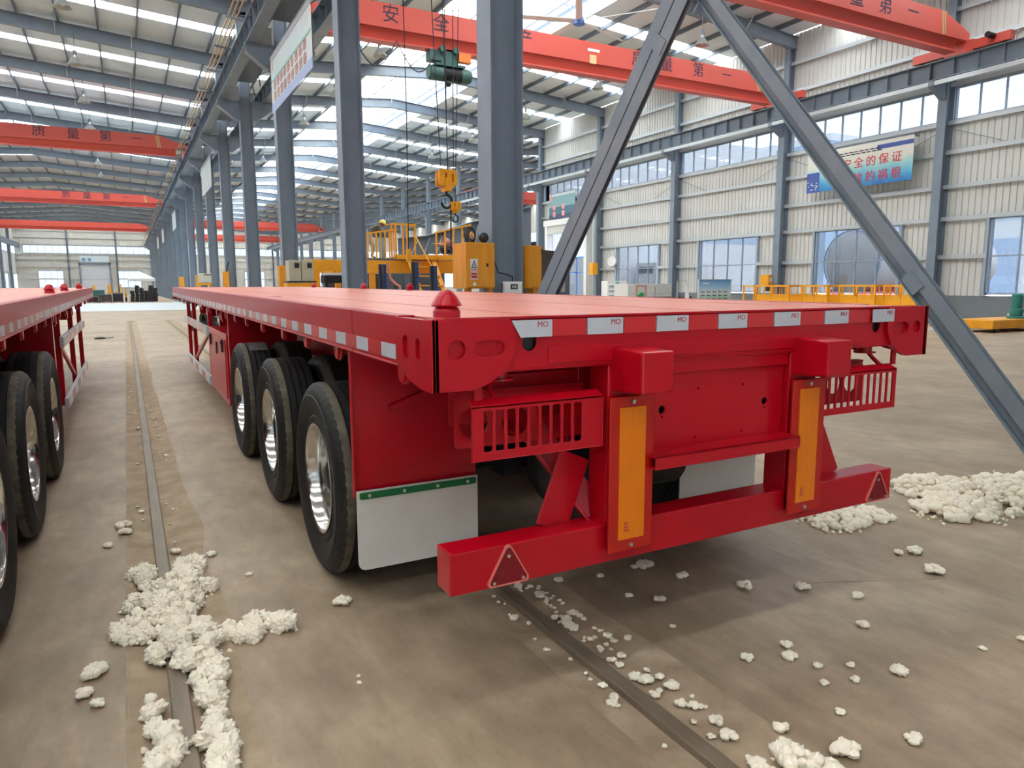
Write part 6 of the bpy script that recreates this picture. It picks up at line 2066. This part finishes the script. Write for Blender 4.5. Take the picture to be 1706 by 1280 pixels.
def tuft(x, y, r, label, group, z=0.0, kind=None):
    k = rnd.randrange(7)
    while len(tmesh) < 7:
        tmesh.append(None)
    if tmesh[k] is None:
        o = TUFT[k].build('fluff_tuft', M['fluff'], None, smooth=True, ang=180)
        tmesh[k] = o
    else:
        o = tmesh[k].copy(); COL.objects.link(o)
    o.location = (x, y, z)
    o.scale = (r, r, r * 0.9)
    o.rotation_euler = (0, 0, rnd.random() * 6.28)
    tag(o, label, 'fluff', group)
    return o
named = [((0.83, 3.31), 0.045, 'lone white tuft on the floor beside the rear tyre of the main trailer'), ((2.62, 1.62), 0.04, 'plump white tuft alone on the bare floor at the lower right'),
         ((2.26, 1.32), 0.034, 'smooth white tuft nearest the lower right corner'), ((2.0, 1.39), 0.05, 'double white tuft at the bottom edge of the picture, right of the dark rail')]
for (x, y), r, lb in named:
    tuft(x, y, r, lb, None)
G1 = 'small fluff tufts scattered over the floor'
for x, y, r in ((0.7, 2.58, .012), (0.71, 2.63, .01), (2.42, 2.96, .045), (2.36, 2.98, .02), (2.21, 2.59, .03), (2.17, 1.98, .028), (2.40, 1.98, .026), (2.36, 1.93, .02), (2.33, 1.9, .032), (2.38, 1.8, .022), (2.5, 1.74, .02), (2.42, 1.66, .022),
                (2.18, 1.55, .02), (2.29, 1.7, .02), (1.91, 1.58, .032), (3.11, 1.56, .018), (3.34, 1.53, .02), (3.73, 2.15, .05), (3.92, 2.37, .045), (2.85, 1.94, .03), (2.11, 2.7, .02), (1.84, 2.36, .022), (2.13, 2.97, .022), (1.9, 3.03, .025),
                (2.09, 2.35, .015), (-0.12, 5.09, .05), (-0.11, 4.96, .04), (-0.2, 4.75, .03), (3.82, 2.4, .03), (2.7, 2.5, .04), (2.95, 2.35, .035), (3.1, 2.15, .03), (2.5, 2.75, .035), (0.33, 4.3, .03), (-0.25, 3.0, .035), (-0.22, 3.15, .05), (-0.2, 2.9, .03), (0.48, 3.9, .02)):
    tuft(x, y, r, 'small white fluff tuft lying alone on the concrete floor', G1)
G2 = 'fluff tufts lining the dark rail'
for k in range(120):
    y = 1.0 + 2.1 * rnd.random() ** 0.9
    side = rnd.random() < 0.78
    x = 1.60 + (0.07 + 0.13 * rnd.random() * (1.6 if y < 1.6 else 1) if side else -(0.06 + 0.06 * rnd.random()))
    r = (0.010 + 0.022 * rnd.random() ** 1.8) * (1.25 if y < 1.5 and side else 1.0) * (1 if side else 0.75)
    tuft(x, y, r, 'white fluff tuft lying against the dark rail in front of the trailer bumper', G2, -0.012)
G3 = 'fluff tufts along the worn rail'
for k in range(46):
    y = 3.9 + 10 * rnd.random() ** 2.6
    s = rnd.choice((-1, 1))
    x = 0.075 + s * (0.06 + 0.09 * rnd.random())
    r = (0.008 + 0.026 * rnd.random() ** 2.4) * (1.35 if y < 5.4 else 0.8)
    tuft(x, y, r, 'white fluff tuft lying against the worn rail between the trailers', G3, -0.012)
def pile(label, blobs, n, rmin, rmax, seed):
    r_ = random.Random(seed)
    m = MB()
    tot = sum(b[4] for b in blobs)
    for b in blobs:
        cx, cy, rx, ry, wgt, h = b
        for k in range(int(n * wgt / tot)):
            a, d_ = r_.random() * 6.283, math.sqrt(r_.random())
            x, y = cx + rx * d_ * math.cos(a), cy + ry * d_ * math.sin(a)
            r = rmin + (rmax - rmin) * r_.random() ** 1.6
            z = max(0.0, h * (1 - d_ ** 2) * r_.random() ** 0.5) + r * 0.5
            fluff_ball(m, (x, y, z), r * 1.1, (4 if r > 0.026 else 3) if r > 0.014 and cx < 3 else 2, 0.65, seed * 7 + k)
    for b in blobs:      # loose crumbs round the edge
        cx, cy, rx, ry, wgt, h = b
        for k in range(int(n * 0.16 * wgt / tot) + 3):
            a, d_ = r_.random() * 6.283, 0.95 + 0.45 * r_.random() ** 2
            r = rmin * (0.6 + 0.9 * r_.random())
            fluff_ball(m, (cx + rx * d_ * math.cos(a), cy + ry * d_ * math.sin(a), r * 0.5), r, 2, 0.65, seed * 9 + k)
    o = m.build('fluff_pile', M['fluff'], None, smooth=True, ang=180)
    o['kind'] = 'stuff'
    tag(o, label, 'fluff')
    return o
pile('big heap of white cotton like fluff across the worn rail in the left foreground',
     [(0.05, 3.62, 0.15, 0.26, 2.8, 0.11), (0.17, 3.85, 0.11, 0.15, 1.2, 0.09), (0.13, 3.2, 0.13, 0.22, 2.4, 0.11), (-0.08, 3.45, 0.08, 0.1, 0.6, 0.03), (0.29, 3.25, 0.06, 0.05, 0.3, 0.02), (0.38, 3.18, 0.05, 0.04, 0.3, 0.02), (0.43, 3.26, 0.07, 0.07, 0.5, 0.03), (0.53, 3.19, 0.045, 0.06, 0.4, 0.04),
      (0.19, 2.8, 0.05, 0.26, 0.7, 0.03), (0.0, 2.5, 0.045, 0.14, 0.4, 0.02), (-0.01, 2.78, 0.03, 0.08, 0.15, 0.01), (0.17, 2.4, 0.04, 0.25, 0.6, 0.02), (0.2, 4.1, 0.06, 0.14, 0.8, 0.03), (-0.02, 4.12, 0.05, 0.16, 0.6, 0.03)], 760, 0.009, 0.04, 3)
pile('broad bank of white fluff on the floor right of the bumper, running out of the picture', [(5.6, 2.75, 0.75, 0.38, 3, 0.07), (4.9, 2.72, 0.3, 0.25, 1, 0.05), (5.3, 3.1, 0.35, 0.25, 1, 0.05), (6.6, 2.2, 0.7, 0.4, 2, 0.07)], 1300, 0.010, 0.042, 9)
pile('flat patch of white fluff on the floor just under the right end of the bumper', [(4.05, 3.0, 0.26, 0.2, 1, 0.03), (4.3, 2.9, 0.12, 0.12, 0.5, 0.03)], 220, 0.012, 0.035, 13)
pile('thick white fluff beside the dark rail at the bottom edge of the picture', [(1.83, 1.33, 0.07, 0.2, 1, 0.035), (1.9, 1.15, 0.09, 0.15, 0.8, 0.03)], 200, 0.008, 0.026, 17)
